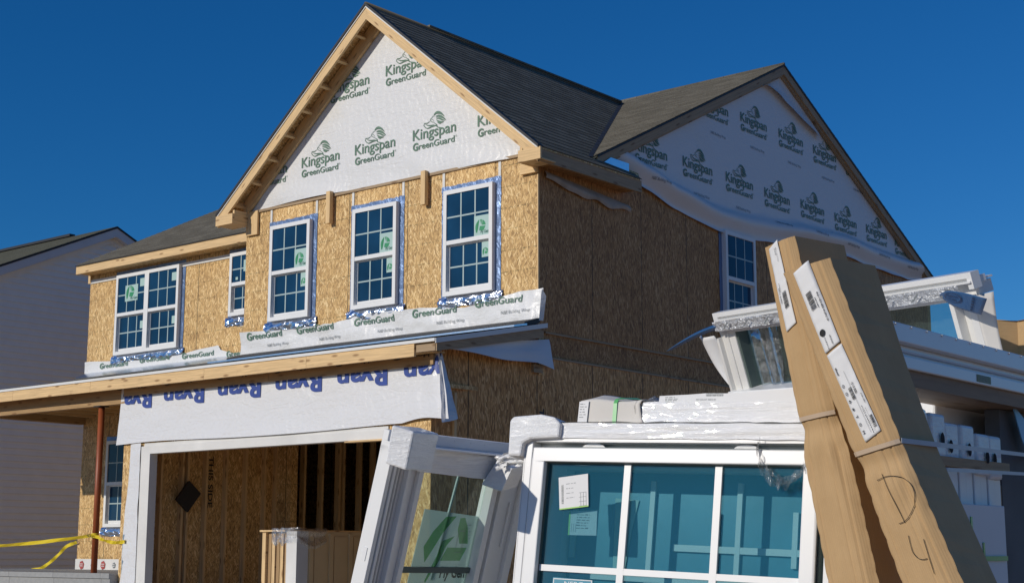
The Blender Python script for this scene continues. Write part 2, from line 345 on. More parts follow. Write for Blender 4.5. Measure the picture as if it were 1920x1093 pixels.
M = dict(
    osb=m_osb('osb_sheathing', 1.22, dashes=True, seams=[(0, 1.22, -2.44, .013)]),
    osb_side_shaded=m_osb('osb_side_shaded', .86, angs=(0, -6, 8, 14, -12), hue=(.96, .76, .65), seams=[(0, 1.22, .0, .013), (1, 2.44, 5.33, .012)]),  # side, lower and rim copies: shade tone put into tint and hue
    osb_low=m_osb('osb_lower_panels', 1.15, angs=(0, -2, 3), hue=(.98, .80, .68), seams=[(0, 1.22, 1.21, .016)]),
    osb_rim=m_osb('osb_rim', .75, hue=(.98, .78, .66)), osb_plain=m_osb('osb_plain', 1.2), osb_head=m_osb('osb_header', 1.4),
    osb_dark=m_osb('osb_interior', 1.2),
    lumber=m_lumber('lumber', 1.22), lumber_side=m_lumber('lumber_darker', .8, (.5, .36, .22)), stud=m_lumber('stud', 1.2), lvl=m_lumber('lvl_beam', 1, (.42, .27, .13)),  # lumber_side is a darker, browner copy of the lumber
    shingle=m_shingle('shingle', (.13, .115, .085), (.27, .245, .19)), shingle_n=m_shingle('shingle_far', (.12, .122, .09), (.175, .175, .13)),
    wrap=m_wrap('house_wrap', (.74, .74, .735), 1.25, .34, .36), wrap_head=m_wrap('header_wrap', (.74, .745, .755), 1.4, .05, .30), wrap_side=m_wrap('side_wrap', (.72, .72, .73), .5, .18),
    foil=m_foil('foil_flashing', (.68, .74, .86), .2, .8, 1.0, 4.5), tape=m_foil('flashing_tape', (.17, .25, .42), .36, .45, .55, 7),
    vinyl=m_plain('white_vinyl', (.80, .80, .79), .35, var=.03), vinyl2=m_plain('white_vinyl_gloss', (.82, .82, .81), .25, var=.03, coat=.2),
    pane=m_plain('window_pane', (.010, .048, .105), .03, var=.4, vs=.8, spec=.22, bs=1.2, bump=.05, bd=.02), grille=m_plain('pane_grille', (.40, .50, .50), .4, var=.05),  # blue base of the panes stands in for reflected sky
    stick=m_plain('sticker_pale', (.42, .58, .54), .4, var=.04), green=m_plain('sticker_green', (.05, .29, .13), .4, var=.06), gtext=m_plain('sticker_text', (.06, .16, .13), .5),
    pgreen=m_plain('print_green', (.115, .205, .145), .5, var=.15, vs=6), pblue=m_plain('print_blue', (.04, .075, .30), .45, var=.15, vs=6), ink=m_plain('print_black', (.02, .02, .02), .5), inkg=m_plain('print_grey', (.22, .24, .25), .5),
    pred=m_plain('print_red', (.42, .09, .08), .5),
    trim=m_plain('white_trim', (.72, .71, .68), .5, var=.08, vs=2), drip=m_plain('drip_edge', (.74, .74, .72), .4, var=.03),
    black=m_plain('black_membrane', (.028, .028, .03), .55, bs=20), metal=m_foil('metal_flashing', (.72, .77, .84), .28, .15, 1, 3),
    conc=m_brick('concrete_block', (.30, .31, .31), (.36, .365, .36), (.2, .2, .2), 1.22, .3, .012),
    slab=m_plain('concrete_slab', (.48, .46, .42), .85, var=.12, bs=40), red=m_plain('red_primer', (.30, .075, .025), .45, var=.12),
    siding=m_plain('grey_siding', (.90, .90, .86), .6, var=.03), sidetrim=m_plain('siding_trim', (.66, .67, .68), .55, var=.03),
    yellow=m_plain('yellow_tape', (.78, .60, .03), .4, var=.05), dirt=m_plain('dirt', (.38, .26, .17), .95, var=.25, vs=1.5, bs=5, bump=.6, bd=.05),
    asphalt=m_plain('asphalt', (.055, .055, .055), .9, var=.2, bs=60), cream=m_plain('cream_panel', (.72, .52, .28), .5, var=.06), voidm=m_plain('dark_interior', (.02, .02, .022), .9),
    card=m_card('cardboard'), card2=m_card('cardboard_plain', 1.0, False), cardin=m_card('cardboard_inner', .8), label=m_plain('paper_label', (.78, .78, .78), .6, var=.03), greyb=m_plain('white_cardboard', (.66, .63, .58), .7, var=.05),
    foam=m_foam('wrapped_foam'), wrapwhite=m_foam('film_wrapped_white'),
    film=m_film('stretch_film', base=.03, k=.9, milk=.22), filmwrap=m_bands('stretch_film_bands'), strap=m_plain('clear_strap', (.56, .43, .31), .3, var=.1, coat=.4),
    strapw=m_plain('pale_strap', (.50, .53, .58), .5, var=.1), gstrap=m_plain('green_strap', (.10, .42, .13), .3, coat=.3), glime=m_plain('lime_stripe', (.35, .68, .12), .5),
    bluefilm=m_foil('blue_film', (.03, .10, .24), .35, .35, 0, 5), blueink=m_plain('blue_film_ink', (.02, .04, .10), .4), bluesheet=m_plain('blue_sheet', (.16, .40, .66), .35, var=.05),
    teal=m_glass('teal_sky_glass', (.76, .90, .92), .05, .14, (.03, .25, .34)), clear=m_glass('clear_glass', (.82, .90, .87), .02, .06, (.3, .4, .38)),  # teal put into the glass colour for the reflected sky
    teal_sky=m_plain('teal_reflected_sky', (.026, .245, .35), .25, var=.2, vs=3.5, bs=5, bump=.15), greyframe=m_plain('grey_vinyl_groove', (.42, .42, .43), .5, var=.04), gasket=m_plain('gasket', (.09, .12, .11), .5), brownb=m_lumber('brown_timber', .7, (.40, .27, .17)),  # teal backing colour stands in for sky reflected in the glass
    darkboard=m_plain('dark_grey_board', (.12, .12, .125), .7, var=.2, bs=12),
)

# ---------------------------------------------------------------- lettering
_tc = {}
def text2d(s, bold=0.0, shear=0.0):
    key = (s, bold, shear)
    if key not in _tc:
        c = bpy.data.curves.new('lettering', 'FONT'); c.body = s; c.size = 1; c.offset = bold; c.shear = shear; c.resolution_u = 4
        o = bpy.data.objects.new('lettering', c); COL.objects.link(o)
        dg = bpy.context.evaluated_depsgraph_get(); dg.update()
        me = bpy.data.meshes.new_from_object(o.evaluated_get(dg))
        v = [(p.co.x, p.co.y) for p in me.vertices]; f = [tuple(q.vertices) for q in me.polygons]
        bpy.data.objects.remove(o); bpy.data.curves.remove(c); bpy.data.meshes.remove(me)
        x0 = min(p[0] for p in v); x1 = max(p[0] for p in v)
        _tc[key] = ([(p[0]-x0, p[1]) for p in v], f, x1-x0)
    return _tc[key]
def put_text(mb, s, fn, x, y, width, cap, bold=.0, shear=0.0, clip=None):
    """letters scaled to a width and a capital height, each vertex carried by fn(a,b)->3D; clip = list of (point2d, normal2d) kept side"""
    v, f, wd = text2d(s, bold, shear)
    V = [(x+p[0]/wd*width, y+p[1]/.72*cap) for p in v]
    flat2d(mb, V, f, fn, clip)
def flat2d(mb, V, f, fn, clip=None):
    if clip:
        bm = bmesh.new(); vs = [bm.verts.new((a, b, 0)) for a, b in V]
        for q in f:
            try: bm.faces.new([vs[k] for k in q])
            except ValueError: pass
        for p, n in clip:
            bmesh.ops.bisect_plane(bm, geom=bm.verts[:]+bm.edges[:]+bm.faces[:], plane_co=(*p, 0), plane_no=(-n[0], -n[1], 0), clear_outer=True)
        bm.verts.index_update(); V = [(q.co.x, q.co.y) for q in bm.verts]; f = [[q.index for q in g.verts] for g in bm.faces]; bm.free()
        if not f: return
    mb.raw([fn(a, b) for a, b in V], f, [(a, b) for a, b in V])
def stroke(pts, w0, w1=None, wm=None):
    """a brush stroke polygon strip: list of 2D verts and faces"""
    n = len(pts); V = []; F = []
    w1 = w0 if w1 is None else w1; wm = (w0+w1)/2 if wm is None else wm
    for k, (x, y) in enumerate(pts):
        a = pts[max(k-1, 0)]; b = pts[min(k+1, n-1)]; dx, dy = b[0]-a[0], b[1]-a[1]; L = math.hypot(dx, dy) or 1
        t = k/(n-1); wd = (w0*(1-t)+w1*t)*(1-math.sin(math.pi*t)) + wm*math.sin(math.pi*t)
        V += [(x-dy/L*wd/2, y+dx/L*wd/2), (x+dy/L*wd/2, y-dx/L*wd/2)]
    for k in range(n-1): F.append((2*k, 2*k+1, 2*k+3, 2*k+2))
    return V, F
def smooth2(pts, n=4):
    out = []
    for k in range(len(pts)-1):
        p0 = pts[max(k-1, 0)]; p1 = pts[k]; p2 = pts[k+1]; p3 = pts[min(k+2, len(pts)-1)]
        for j in range(n):
            t = j/n
            out.append(tuple(.5*(2*p1[i]+(p2[i]-p0[i])*t+(2*p0[i]-5*p1[i]+4*p2[i]-p3[i])*t*t+(3*p1[i]-p0[i]-3*p2[i]+p3[i])*t**3) for i in (0, 1)))
    out.append(tuple(pts[-1])); return out
LION = [([(390,270),(430,225),(490,228),(555,290)],6,2,30), ([(422,288),(470,278),(520,300),(580,352)],8,2,26), ([(428,318),(480,322),(520,345),(565,358)],8,2,20),
        ([(433,345),(470,372),(510,385),(548,378)],8,2,20), ([(448,380),(475,402),(505,402)],6,2,14), ([(372,300),(345,325),(340,350),(362,378),(402,384)],5,5,7),
        ([(355,335),(375,340),(392,360)],4,4,6), ([(238,442),(246,405),(292,398),(335,362)],6,4,9), ([(235,440),(290,488),(368,455),(428,440),(455,470),(540,482)],9,4,14),
        ([(262,422),(320,440),(400,428)],4,4,12), ([(396,400),(432,418),(446,462)],4,5,8), ([(362,300),(380,280),(400,285)],4,4,6)]
def lion_pts(p): return ((p[0]-65)/660*.84, (700-(p[0]-65)/660*155-p[1])/1130)
def brand_print(name, fn, x, y, parent, clip=None, small=True, mat='pgreen'):
    mb = MB()
    put_text(mb, 'Kingspan', fn, x, y, .85, .165, .012, 0, clip)
    put_text(mb, 'G', fn, x+.005, y-.155, .105, .115, .035, 0, clip)
    put_text(mb, 'reenGuard', fn, x+.125, y-.15, .70, .098, .012, 0, clip)
    put_text(mb, '®', fn, x+.84, y-.085, .03, .03, 0, 0, clip)
    for pts, w0, w1, wm in LION:
        V, F = stroke([lion_pts(p) for p in smooth2(pts)], w0/900, w1/950, wm/760)
        flat2d(mb, [(a+x, b+y) for a, b in V], F, fn, clip)
    if mb.f: return obj(name, mb, M[mat], parent)

# ================================================================ SETTING
def gz(x, y):
    t = min(1, max(0, (y+11)/7)); t = t*t*(3-2*t)
    return -1.62 + t*.72 + .05*nz(x*.35, y*.35, 2) + .015*nz(x*2, y*2, 5)
mb = MB()
def gfn(a, b):
    s = lambda t: 1500*math.copysign(abs(2*t-1)**5, 2*t-1)+60*(2*t-1)
    x, y = s(a)-2, s(b)-4; return (x, y, gz(x, y))
mb.surf(gfn, 90, 90, (100, 100))
o = obj('ground', mb, M['dirt']); o['kind'] = 'structure'
mb = MB()
def rfn(a, b):
    x = -150+300*a; y = -30+12.5*b; return (x, y, -1.52+.01*math.sin(b*3))
mb.surf(rfn, 30, 4, (300, 12))
o = obj('road', mb, M['asphalt']); o['kind'] = 'structure'

# ================================================================ HOUSE
HL = Vector((-5.9, 5, -0.9))
H = thing('unfinished_house', HL, 'two storey house under construction with bare tan sheathing, printed white wrap and dark shingled gables', 'house')
XB, YL, XL, YG, YBK = -6.03, 1.05, -11.8, -1.84, 12.4     # box left, left wall, left corner, garage front, back
# --- walls
mb = MB(); mb.box(XB, 0, 0, .12, 2.3, 5.42, world=True)
mb.prism([(XB, 0, 5.42), (0, 0, 5.42), (-3.015, 0, 7.93)], (0, .12, 0))
mb.box(XB, XB+.1, .12, YL, 2.6, 5.3, world=True)
obj('wall', mb, M['osb'], H)
mb = MB(); mb.box(XL, XB+.05, YL, YL+.14, -.45, 5.40, world=True); mb.box(XL, XL+.14, YL+.14, YBK, -.9, 5.40, world=True)
obj('wall', mb, M['osb'], H)
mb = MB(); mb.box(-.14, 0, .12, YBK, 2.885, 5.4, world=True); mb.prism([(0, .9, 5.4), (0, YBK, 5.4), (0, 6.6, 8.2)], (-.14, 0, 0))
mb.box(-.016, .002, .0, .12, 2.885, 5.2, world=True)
obj('wall', mb, M['osb_side_shaded'], H)
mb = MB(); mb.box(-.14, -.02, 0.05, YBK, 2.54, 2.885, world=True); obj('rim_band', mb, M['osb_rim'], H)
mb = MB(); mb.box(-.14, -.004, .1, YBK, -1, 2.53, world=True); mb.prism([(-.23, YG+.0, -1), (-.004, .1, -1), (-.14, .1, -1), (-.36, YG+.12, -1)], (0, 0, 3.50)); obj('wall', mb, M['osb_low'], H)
mb = MB(); mb.box(-.012, .008, .15, YBK, 2.53, 2.556); mb.box(-.03, .006, .15, 6.2, 2.868, 2.893); obj('ledger_strip', mb, M['lumber_side'], H)
mb = MB(); mb.box(XL, 0, YBK, YBK+.14, -.9, 5.4, world=True); obj('wall', mb, M['osb_plain'], H)
# garage front: header, left pier, right pier
mb = MB(); mb.box(-6.5, -.232, YG, YG+.12, 1.40, 2.50, world=True); mb.box(-6.5, -6.0, YG, YG+.12, -.95, 1.40, world=True); mb.box(-.93, -.232, YG, YG+.12, -.95, 1.40, world=True)
obj('wall', mb, M['osb_plain'], H)
mb = MB(); mb.box(-6.5, -6.40, YG+.12, YL, -.95, 2.5, world=True); obj('wall', mb, M['osb_dark'], H)
mb = MB(); mb.box(-.012, .004, -.008, .02, 2.9, 5.05); obj('corner_edge', mb, M['lumber'], H)
# garage interior: ceiling, floor, studs
mb = MB(); mb.box(-6.4, -.14, YG+.12, 6.0, 2.0, 2.05, world=True); obj('ceiling', mb, M['osb_dark'], H)
mb = MB(); mb.box(-6.45, -.14, YG-.9, 6, -.97, -.78, world=True); obj('garage_floor', mb, M['slab'], H)
for y in [-1.68, -1.28, -.88, -.78, -.42, -.02, .38, .78, 1.02]:
    mb = MB(); mb.box(-6.40, -6.31, y, y+.04, -.74, 2.0); obj('stud', mb, M['stud'], H)
for y in [1.25, 1.62, 2.02, 2.42, 2.52, 2.92, 3.25, 3.5, 3.95, 4.35, 4.75, 5.15]:
    mb = MB(); mb.box(-6.40, -6.29, y, y+.045, -.74, 2.0); obj('stud', mb, M['stud'], H)
mb = MB(); mb.box(-6.40, -6.30, YG+.12, 5.6, -.78, -.74); mb.box(-6.40, -6.30, YG+.12, 5.6, 1.90, 1.94); obj('wall_plate', mb, M['stud'], H)
mb = MB(); mb.box(-6.39, -6.33, 1.24, 5.6, .1, .22); obj('wall_plate', mb, M['stud'], H)
for x in [-6.2+.41*k for k in range(15)]:
    mb = MB(); mb.box(x, x+.045, 5.55, 5.64, -.74, 2.0); obj('stud', mb, M['stud'], H)
mb = MB(); mb.box(-.24, -.15, YG+.2, 5.5, -.74, -.7)
for y in [-1.5+.45*k for k in range(15)]: mb.box(-.24, -.15, y, y+.045, -.7, 1.95)
obj('stud_wall', mb, M['stud'], H)
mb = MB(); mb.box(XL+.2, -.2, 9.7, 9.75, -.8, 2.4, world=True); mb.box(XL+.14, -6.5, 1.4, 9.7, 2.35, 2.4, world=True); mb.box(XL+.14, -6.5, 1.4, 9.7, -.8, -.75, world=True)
obj('inner_partition', mb, M['voidm'], H)  # near-black colour stands in for the unlit rooms behind the studs
# back window seen through the open studs
wn = MB(); wn.box(-11.35, -10.2, 9.62, 9.70, .45, .52); wn.box(-11.35, -10.2, 9.62, 9.70, 1.95, 2.02); wn.box(-11.35, -11.28, 9.62, 9.70, .52, 1.95); wn.box(-10.27, -10.2, 9.62, 9.70, .52, 1.95); wn.box(-11.28, -10.27, 9.63, 9.69, 1.2, 1.25)
bw = obj('window', wn, M['vinyl'], H)
mb = MB(); mb.box(-11.3, -10.25, 9.65, 9.66, .5, 2.0); obj('pane', mb, M['bluesheet'], bw)  # opaque blue pane colour stands in for daylight outside
# --- roofs
def slope(mb, o, u, v, n, vlen, u0, u1, course=.145, lift=.006):
    o, u, v, n = Vector(o), Vector(u).normalized(), Vector(v).normalized(), Vector(n).normalized()
    k = 0; t = 0
    while t < vlen-1e-4:
        t2 = min(t+course, vlen); a0, a1 = u0(t), u1(t); b0, b1 = u0(t2), u1(t2)
        if a1 > a0 and b1 >= b0:
            N = max(1, int((a1-a0)/.27)); off = (k*.37) % 1
            A = o+v*t+n*lift; B = o+v*t2
            p = [A+u*a0, A+u*a1, B+u*b1, B+u*b0]; q = [(a0, t), (a1, t), (b1, t2), (b0, t2)]
            if (p[1]-p[0]).cross(p[2]-p[0]).dot(n) < 0: p.reverse(); q.reverse()
            mb.face(p, q)
            D = o+v*t-n*.004
            p = [A+u*a0, A+u*a1, D+u*a1, D+u*a0]
            mb.face(p, [(a0, t), (a1, t), (a1, t-.01), (a0, t-.01)])
            for uu in (a0, a1):   # end faces
                ub = b0 if uu == a0 else b1
                mb.face([A+u*uu, B+u*ub, D+u*uu], [(0, t), (0, t2), (.01, t)])
        t = t2; k += 1
zr, xr = 8.085, -3.025; sb = .834; cb = math.hypot(1, sb)
EV = .296; zE = zr-sb*(EV-xr)
main_y = lambda z: .75+(z-5.32)/.503
def z_of(t): return zE+t/cb*sb
mb = MB()
slope(mb, (EV, 0, zE), (0, 1, 0), (-1, 0, sb), (sb, 0, 1), (EV-xr)*cb, lambda t: -.38, lambda t: 2.05 if t < .22 else max(.75, main_y(z_of(t))+.02))
slope(mb, (2*xr-EV, 0, zE), (0, 1, 0), (1, 0, sb), (-sb, 0, 1), (EV-xr)*cb, lambda t: -.38, lambda t: main_y(z_of(t))+.02)
mb.tube([(xr, -.38, zr+.004), (xr, 6.3, zr+.004)], .035, 6)
ro = obj('roof', mb, M['shingle'], H)
mb = MB(); mb.box(xr-.05, xr+.05, 1.0, 6.2, zr+.02, zr+.05); obj('ridge_cap', mb, M['shingle'], ro)
mb = MB()   # deck under the shingles
for sx in (1, -1):
    e = xr+sx*(EV-xr)
    mb.prism([(e, -.37, zE-.012), (xr, -.37, zr-.014), (xr, 6.2, zr-.014), (e, 2.0 if sx > 0 else .9, zE-.012)], (0, 0, -.02))
obj('roof_deck', mb, M['osb_dark'], H)
mb = MB(); sm_ = .503; cm = math.hypot(1, sm_)
slope(mb, (0, .75, 5.32), (1, 0, 0), (0, 1, sm_), (0, -sm_, 1), (6.68-.75)*cm, lambda t: -11.86, lambda t: .13 if t > .2 else -.02)
slope(mb, (0, 12.61, 5.32), (1, 0, 0), (0, -1, sm_), (0, sm_, 1), (12.61-6.68)*cm, lambda t: -11.86, lambda t: .13)
mb.tube([(-11.86, 6.68, 8.303), (.13, 6.68, 8.303)], .03, 6)
ro = obj('roof', mb, M['shingle'], H)
mb = MB(); mb.prism([(.12, .77, 5.315), (.12, 6.68, 8.29), (.12, 12.59, 5.315), (.12, 12.59, 5.29), (.12, 6.68, 8.265), (.12, .77, 5.29)], (-11.97, 0, 0)); obj('roof_deck', mb, M['osb_dark'], H)
# dark valley line
mb = MB()
for k in range(22):
    za, zb = 5.45+k*.12, 5.45+k*.12+.11; f = lambda z: Vector((EV-(z-zE)/sb, main_y(z), z+.024))
    mb.ribbon([f(za), f(zb)], Vector((.02, .03, 0)))
obj('valley_flashing', mb, M['black'], H)
# --- box gable trim
yr0 = -.36
def rake(sx, y0, th, h, top, x_in, x_out):
    f = lambda x: zr-sb*abs(x-xr)-top
    a, b = xr+sx*x_in, xr+sx*x_out
    pts = [(a, y0, f(a)), (b, y0, f(b)), (b, y0, f(b)-h*cb), (a, y0, f(a)-h*cb)]
    return pts, (0, th, 0)
def board_xz(mb, p, q, y0, th, h):
    """board whose top edge runs p->q (x,z); h measured square to it"""
    p, q = Vector((p[0], 0, p[1])), Vector((q[0], 0, q[1])); d = (q-p); up = Vector((-d.z, 0, d.x)).normalized()
    if up.z < 0: up = -up
    mb.obox(Vector((p.x, y0, p.z)), d, -up*h, (0, th, 0), 0)
for sx in (1, -1):
    mb = MB(); f = lambda x: zr-.03-sb*abs(x-xr)
    def mit(x0, x1, dz, h, y, th):
        a, b = xr+sx*x0, xr+sx*x1; hv = h*math.hypot(1, sb)
        mb.prism([(a, y, f(a)+dz), (b, y, f(b)+dz), (b, y, f(b)+dz-hv), (a, y, f(a)+dz-hv)], (0, th, 0))
        L = 0
        for q in range(len(mb.uv)): mb.uv[q] = [((p[0]*1.3+p[2]*(-sx)*0, p[2]+p[0]*sx*sb+9*sx) if True else 0) for p in (mb.v[k] for k in mb.f[q])]
    mit(0, 3.3, 0, .155, yr0, .04)
    obj('rake_board', mb, M['lumber'], H)
    mb = MB(); mit(0, 3.33, .052, .034, yr0-.030, .08); obj('roof_edge', mb, M['black'], H)
    mb = MB(); mit(0, 3.33, .012, .024, yr0-.014, .06); obj('drip_edge', mb, M['drip'], H)
    mb = MB(); mit(0, 3.02, -.02, .20 if sx < 0 else .10, -.075, .05); obj('frieze_board', mb, M['lumber'], H)
    for k in range(8):
        x = xr+sx*(.32+k*.385); z = f(x)-.03
        mb = MB(); d = Vector((sx, 0, -sb)).normalized(); up = Vector((sx*sb, 0, 1)).normalized()
        mb.obox(Vector((x, yr0+.045, z)), d*.04, -up*.10, (0, .24, 0), 2); obj('lookout_block', mb, M['lumber'], H)
# eave returns and corner blocks
for x0, x1, zt in ((-6.36, -5.95, 5.29), (-.05, .335, 5.295)):
    mb = MB(); mb.box(x0, x1, yr0-.015, yr0+.025, zt-.165, zt); mb.box(x1-.04 if x0 < -1 else x0, x1 if x0 < -1 else x0+.04, yr0+.025, -.01, zt-.165, zt+.06)
    mb.box(x0+.01, x1-.01, yr0+.026, -.03, zt-.16, zt-.14); obj('eave_return', mb, M['lumber'], H)
mb = MB(); mb.box(-5.99, -5.72, -.05, -.012, 4.97, 5.36); obj('corner_block', mb, M['lumber'], H)
mb = MB(); mb.box(-.27, .012, -.06, -.012, 5.06, 5.25); obj('corner_block', mb, M['lumber'], H)
for x in (-4.07, -2.09):
    mb = MB(); mb.box(x, x+.085, -.11, -.04, 4.9, 5.40); obj('hanging_block', mb, M['lumber'], H)
mb = MB(); mb.box(-5.72, -.27, -.03, -.006, 5.33, 5.37); obj('band_strip', mb, M['lumber_side'], H)
# right eave fascia and soffit of the box, left eave fascia
mb = MB(); mb.box(.25, .29, -.32, 2.05, 5.12, 5.295); obj('fascia', mb, M['lumber_side'], H)
mb = MB(); mb.box(.012, .25, -.32, 2.0, 5.15, 5.165); obj('soffit', mb, M['osb_rim'], H)
mb = MB(); mb.box(-11.84, XB-.34, .74, .78, 5.14, 5.30); obj('fascia', mb, M['lumber'], H)
mb = MB(); mb.box(-11.84, XB, .715, .742, 5.29, 5.305); obj('drip_edge', mb, M['black'], H)
mb = MB(); mb.box(-11.78, XB, .78, YL-.001, 5.145, 5.16, world=True); obj('soffit', mb, M['osb_dark'], H)
mb = MB(); mb.box(-11.80, XB, YL-.02, YL-.002, 4.99, 5.06); obj('white_strip', mb, M['trim'], H)
mb = MB(); mb.box(-11.84, -11.76, YL-.03, YL+.1, 5.0, 5.2); obj('corner_block', mb, M['lumber'], H)
# right main gable rakes
def board_yz(mb, p, q, x0, th, h):
    hv = h*math.hypot(1, (q[1]-p[1])/(q[0]-p[0]))
    mb.prism([(x0, p[0], p[1]), (x0, q[0], q[1]), (x0, q[0], q[1]-hv), (x0, p[0], p[1]-hv)], (th, 0, 0))
    mb.uv = [[(mb.v[k][1], mb.v[k][2]+mb.v[k][1]*(p[1]-q[1])/(q[0]-p[0])) for k in f] for f in mb.f]
g = lambda y: 8.30-.503*abs(y-6.68)
for sy, y1 in ((-1, 1.2), (1, 12.6)):
    mb = MB(); board_yz(mb, (6.68, g(6.68)-.035), (y1, g(y1)-.035), .085, .035, .13); obj('rake_board', mb, M['lumber_side'], H)
    mb = MB(); board_yz(mb, (6.68, g(6.68)-.16), (y1, g(y1)-.16), .035, .05, .05); obj('rake_board', mb, M['lumber_side'], H)
    mb = MB(); board_yz(mb, (6.68, g(6.68)-.006), (y1, g(y1)-.006), .112, .02, .03); obj('drip_edge', mb, M['black'], H)
# --- pent roof over garage and porch
XP0, XP1, YE, ZE_ = -12.6, .10, -2.14, 2.535
mb = MB()
sp = .2; cp = math.hypot(1, sp)
slope(mb, (0, YE, ZE_), (1, 0, 0), (0, 1, sp), (0, -sp, 1), (0-YE)*cp, lambda t: XP0, lambda t: XP1)
slope(mb, (0, 0, ZE_+sp*2.14), (1, 0, 0), (0, 1, sp), (0, -sp, 1), YL*cp, lambda t: XP0, lambda t: XB)
obj('roof', mb, M['shingle'], H)
mb = MB(); mb.prism([(XP0, YE+.01, ZE_-.012), (XP0, -.01, ZE_+sp*2.13-.012), (XP0, -.01, ZE_+sp*2.13-.035), (XP0, YE+.01, ZE_-.035)], (XP1-.01-XP0, 0, 0)); obj('roof_deck', mb, M['osb_plain'], H)
mb = MB(); mb.box(XP0, XP1, YE-.014, YE+.03, ZE_-.026, ZE_+.012)
mb.prism([(XP1, YE, ZE_+.012), (XP1, .06, ZE_+sp*2.2+.012), (XP1, .06, ZE_+sp*2.2-.05), (XP1, YE, ZE_-.05)], (.012, 0, 0)); obj('drip_edge', mb, M['drip'], H)
mb = MB()
for a, b in ((XP0, -9.1), (-9.1, -7.0), (-7.0, -4.3), (-4.3, -2.2), (-2.2, -.25)): mb.box(a, b-.004, YE, YE+.04, 2.35, ZE_-.027)
obj('fascia', mb, M['lumber'], H)
mb = MB(); mb.box(-.25, .07, YE+.03, YE+.07, 2.40, ZE_-.04)
mb.prism([(.06, YE+.04, ZE_-.04), (.06, 0, ZE_+.38), (.06, 0, ZE_+.25), (.06, YE+.04, ZE_-.14)], (.03, 0, 0)); obj('rake_board', mb, M['lumber_side'], H)
mb = MB(); mb.box(XP0, -.01, YE+.05, YG-.004, 2.40, 2.412, world=True); obj('soffit', mb, M['osb_dark'], H)
mb = MB()   # black membrane and metal flashing where the roof meets the wall
mb.prism([(XB+.02, -.345, 2.965), (XB+.02, -.012, 3.06), (XB+.02, -.012, 2.99), (XB+.02, -.345, 2.90)], (6.05, 0, 0)); obj('membrane', mb, M['black'], H)
mb = MB(); mb.prism([(XB-.1, -.62, ZE_+sp*1.54+.02), (XB-.1, -.35, ZE_+sp*1.8+.02), (XB-.1, -.35, ZE_+sp*1.8+.04), (XB-.1, -.37, ZE_+sp*1.8+.04), (XB-.1, -.62, ZE_+sp*1.54+.045)], (6.22, 0, 0)); obj('metal_flashing', mb, M['metal'], H)
mb = MB(); mb.prism([(XL, YL-.25, 3.13), (XL, YL-.02, 3.17), (XL, YL-.012, 3.27), (XL, YL-.03, 3.27), (XL, YL-.26, 3.15)], (XB-XL, 0, 0)); obj('metal_flashing', mb, M['metal'], H)
# --- porch
mb = MB(); mb.box(-11.9, -6.5, YG-.02, YG+.10, 2.17, 2.42, grain=0); obj('porch_beam', mb, M['lvl'], H)
mb = MB(); mb.box(-11.92, -11.74, YG+.10, YL, 2.31, 2.56, grain=1); obj('porch_beam', mb, M['lvl'], H)
for k in range(9):
    mb = MB(); x = -11.5+k*.61; mb.prism([(x, YG+.1, 2.42), (x, YL, 2.42), (x, YL, 3.05), (x, YG+.1, 2.52)], (.04, 0, 0)); obj('porch_rafter', mb, M['stud'], H)
mb = MB(); mb.tube([(-7.15, YG+.03, -.40), (-7.15, YG+.03, 2.17)], .048, 16); po = obj('porch_post', mb, M['red'], H)
mb = MB(); mb.tube([(-7.15, YG+.03, -.46), (-7.15, YG+.03, -.38)], .014, 8); obj('base_screw', mb, M['black'], po)
mb = MB(); mb.box(-7.24, -7.06, YG-.06, YG+.10, 2.155, 2.17); obj('cap_plate', mb, M['black'], po)
mb = MB(); mb.box(-13.6, -6.5, YG-.14, YL, -1.3, -.36, world=True); mb.box(-13.6, -6.5, YG-.16, YG-.14, -.42, -.345, world=True); obj('foundation', mb, M['conc'], H)
mb = MB(); mb.box(-.13, .03, -1.9, YBK, -1.4, -1.0, world=True); mb.box(XL, -.13, YBK, YBK+.16, -1.4, -.9, world=True); obj('foundation', mb, M['conc'], H)
mb = MB(); mb.box(XL-.01, -6.52, YL-.02, YL-.006, -.40, -.17); bs = obj('base_strip', mb, M['trim'], H)
for k in range(8):
    mb = MB(); x = -11.6+k*.33; rr = .05 if k % 2 else .075
    c = [(x+rr*math.cos(R(60*j+15)), YL-.028, -.28+rr*1.1*math.sin(R(60*j+15))) for j in range(6)]
    mb.face(list(reversed(c))); ci = [(x+rr*.8*math.cos(R(60*j+15)), YL-.030, -.28+rr*.9*math.sin(R(60*j+15))) for j in range(6)]
    obj('printed_mark', mb, M['pred'] if k % 2 == 0 else M['inkg'], bs)
    mb = MB(); fn = lambda a, b: (x+a, YL-.032, -.28+b)
    for q in (.02, -.015): mb.box(x-rr*.6, x+rr*.6, YL-.034, YL-.031, -.28+q-.006, -.28+q+.006)
    obj('printed_mark', mb, M['trim'], bs)

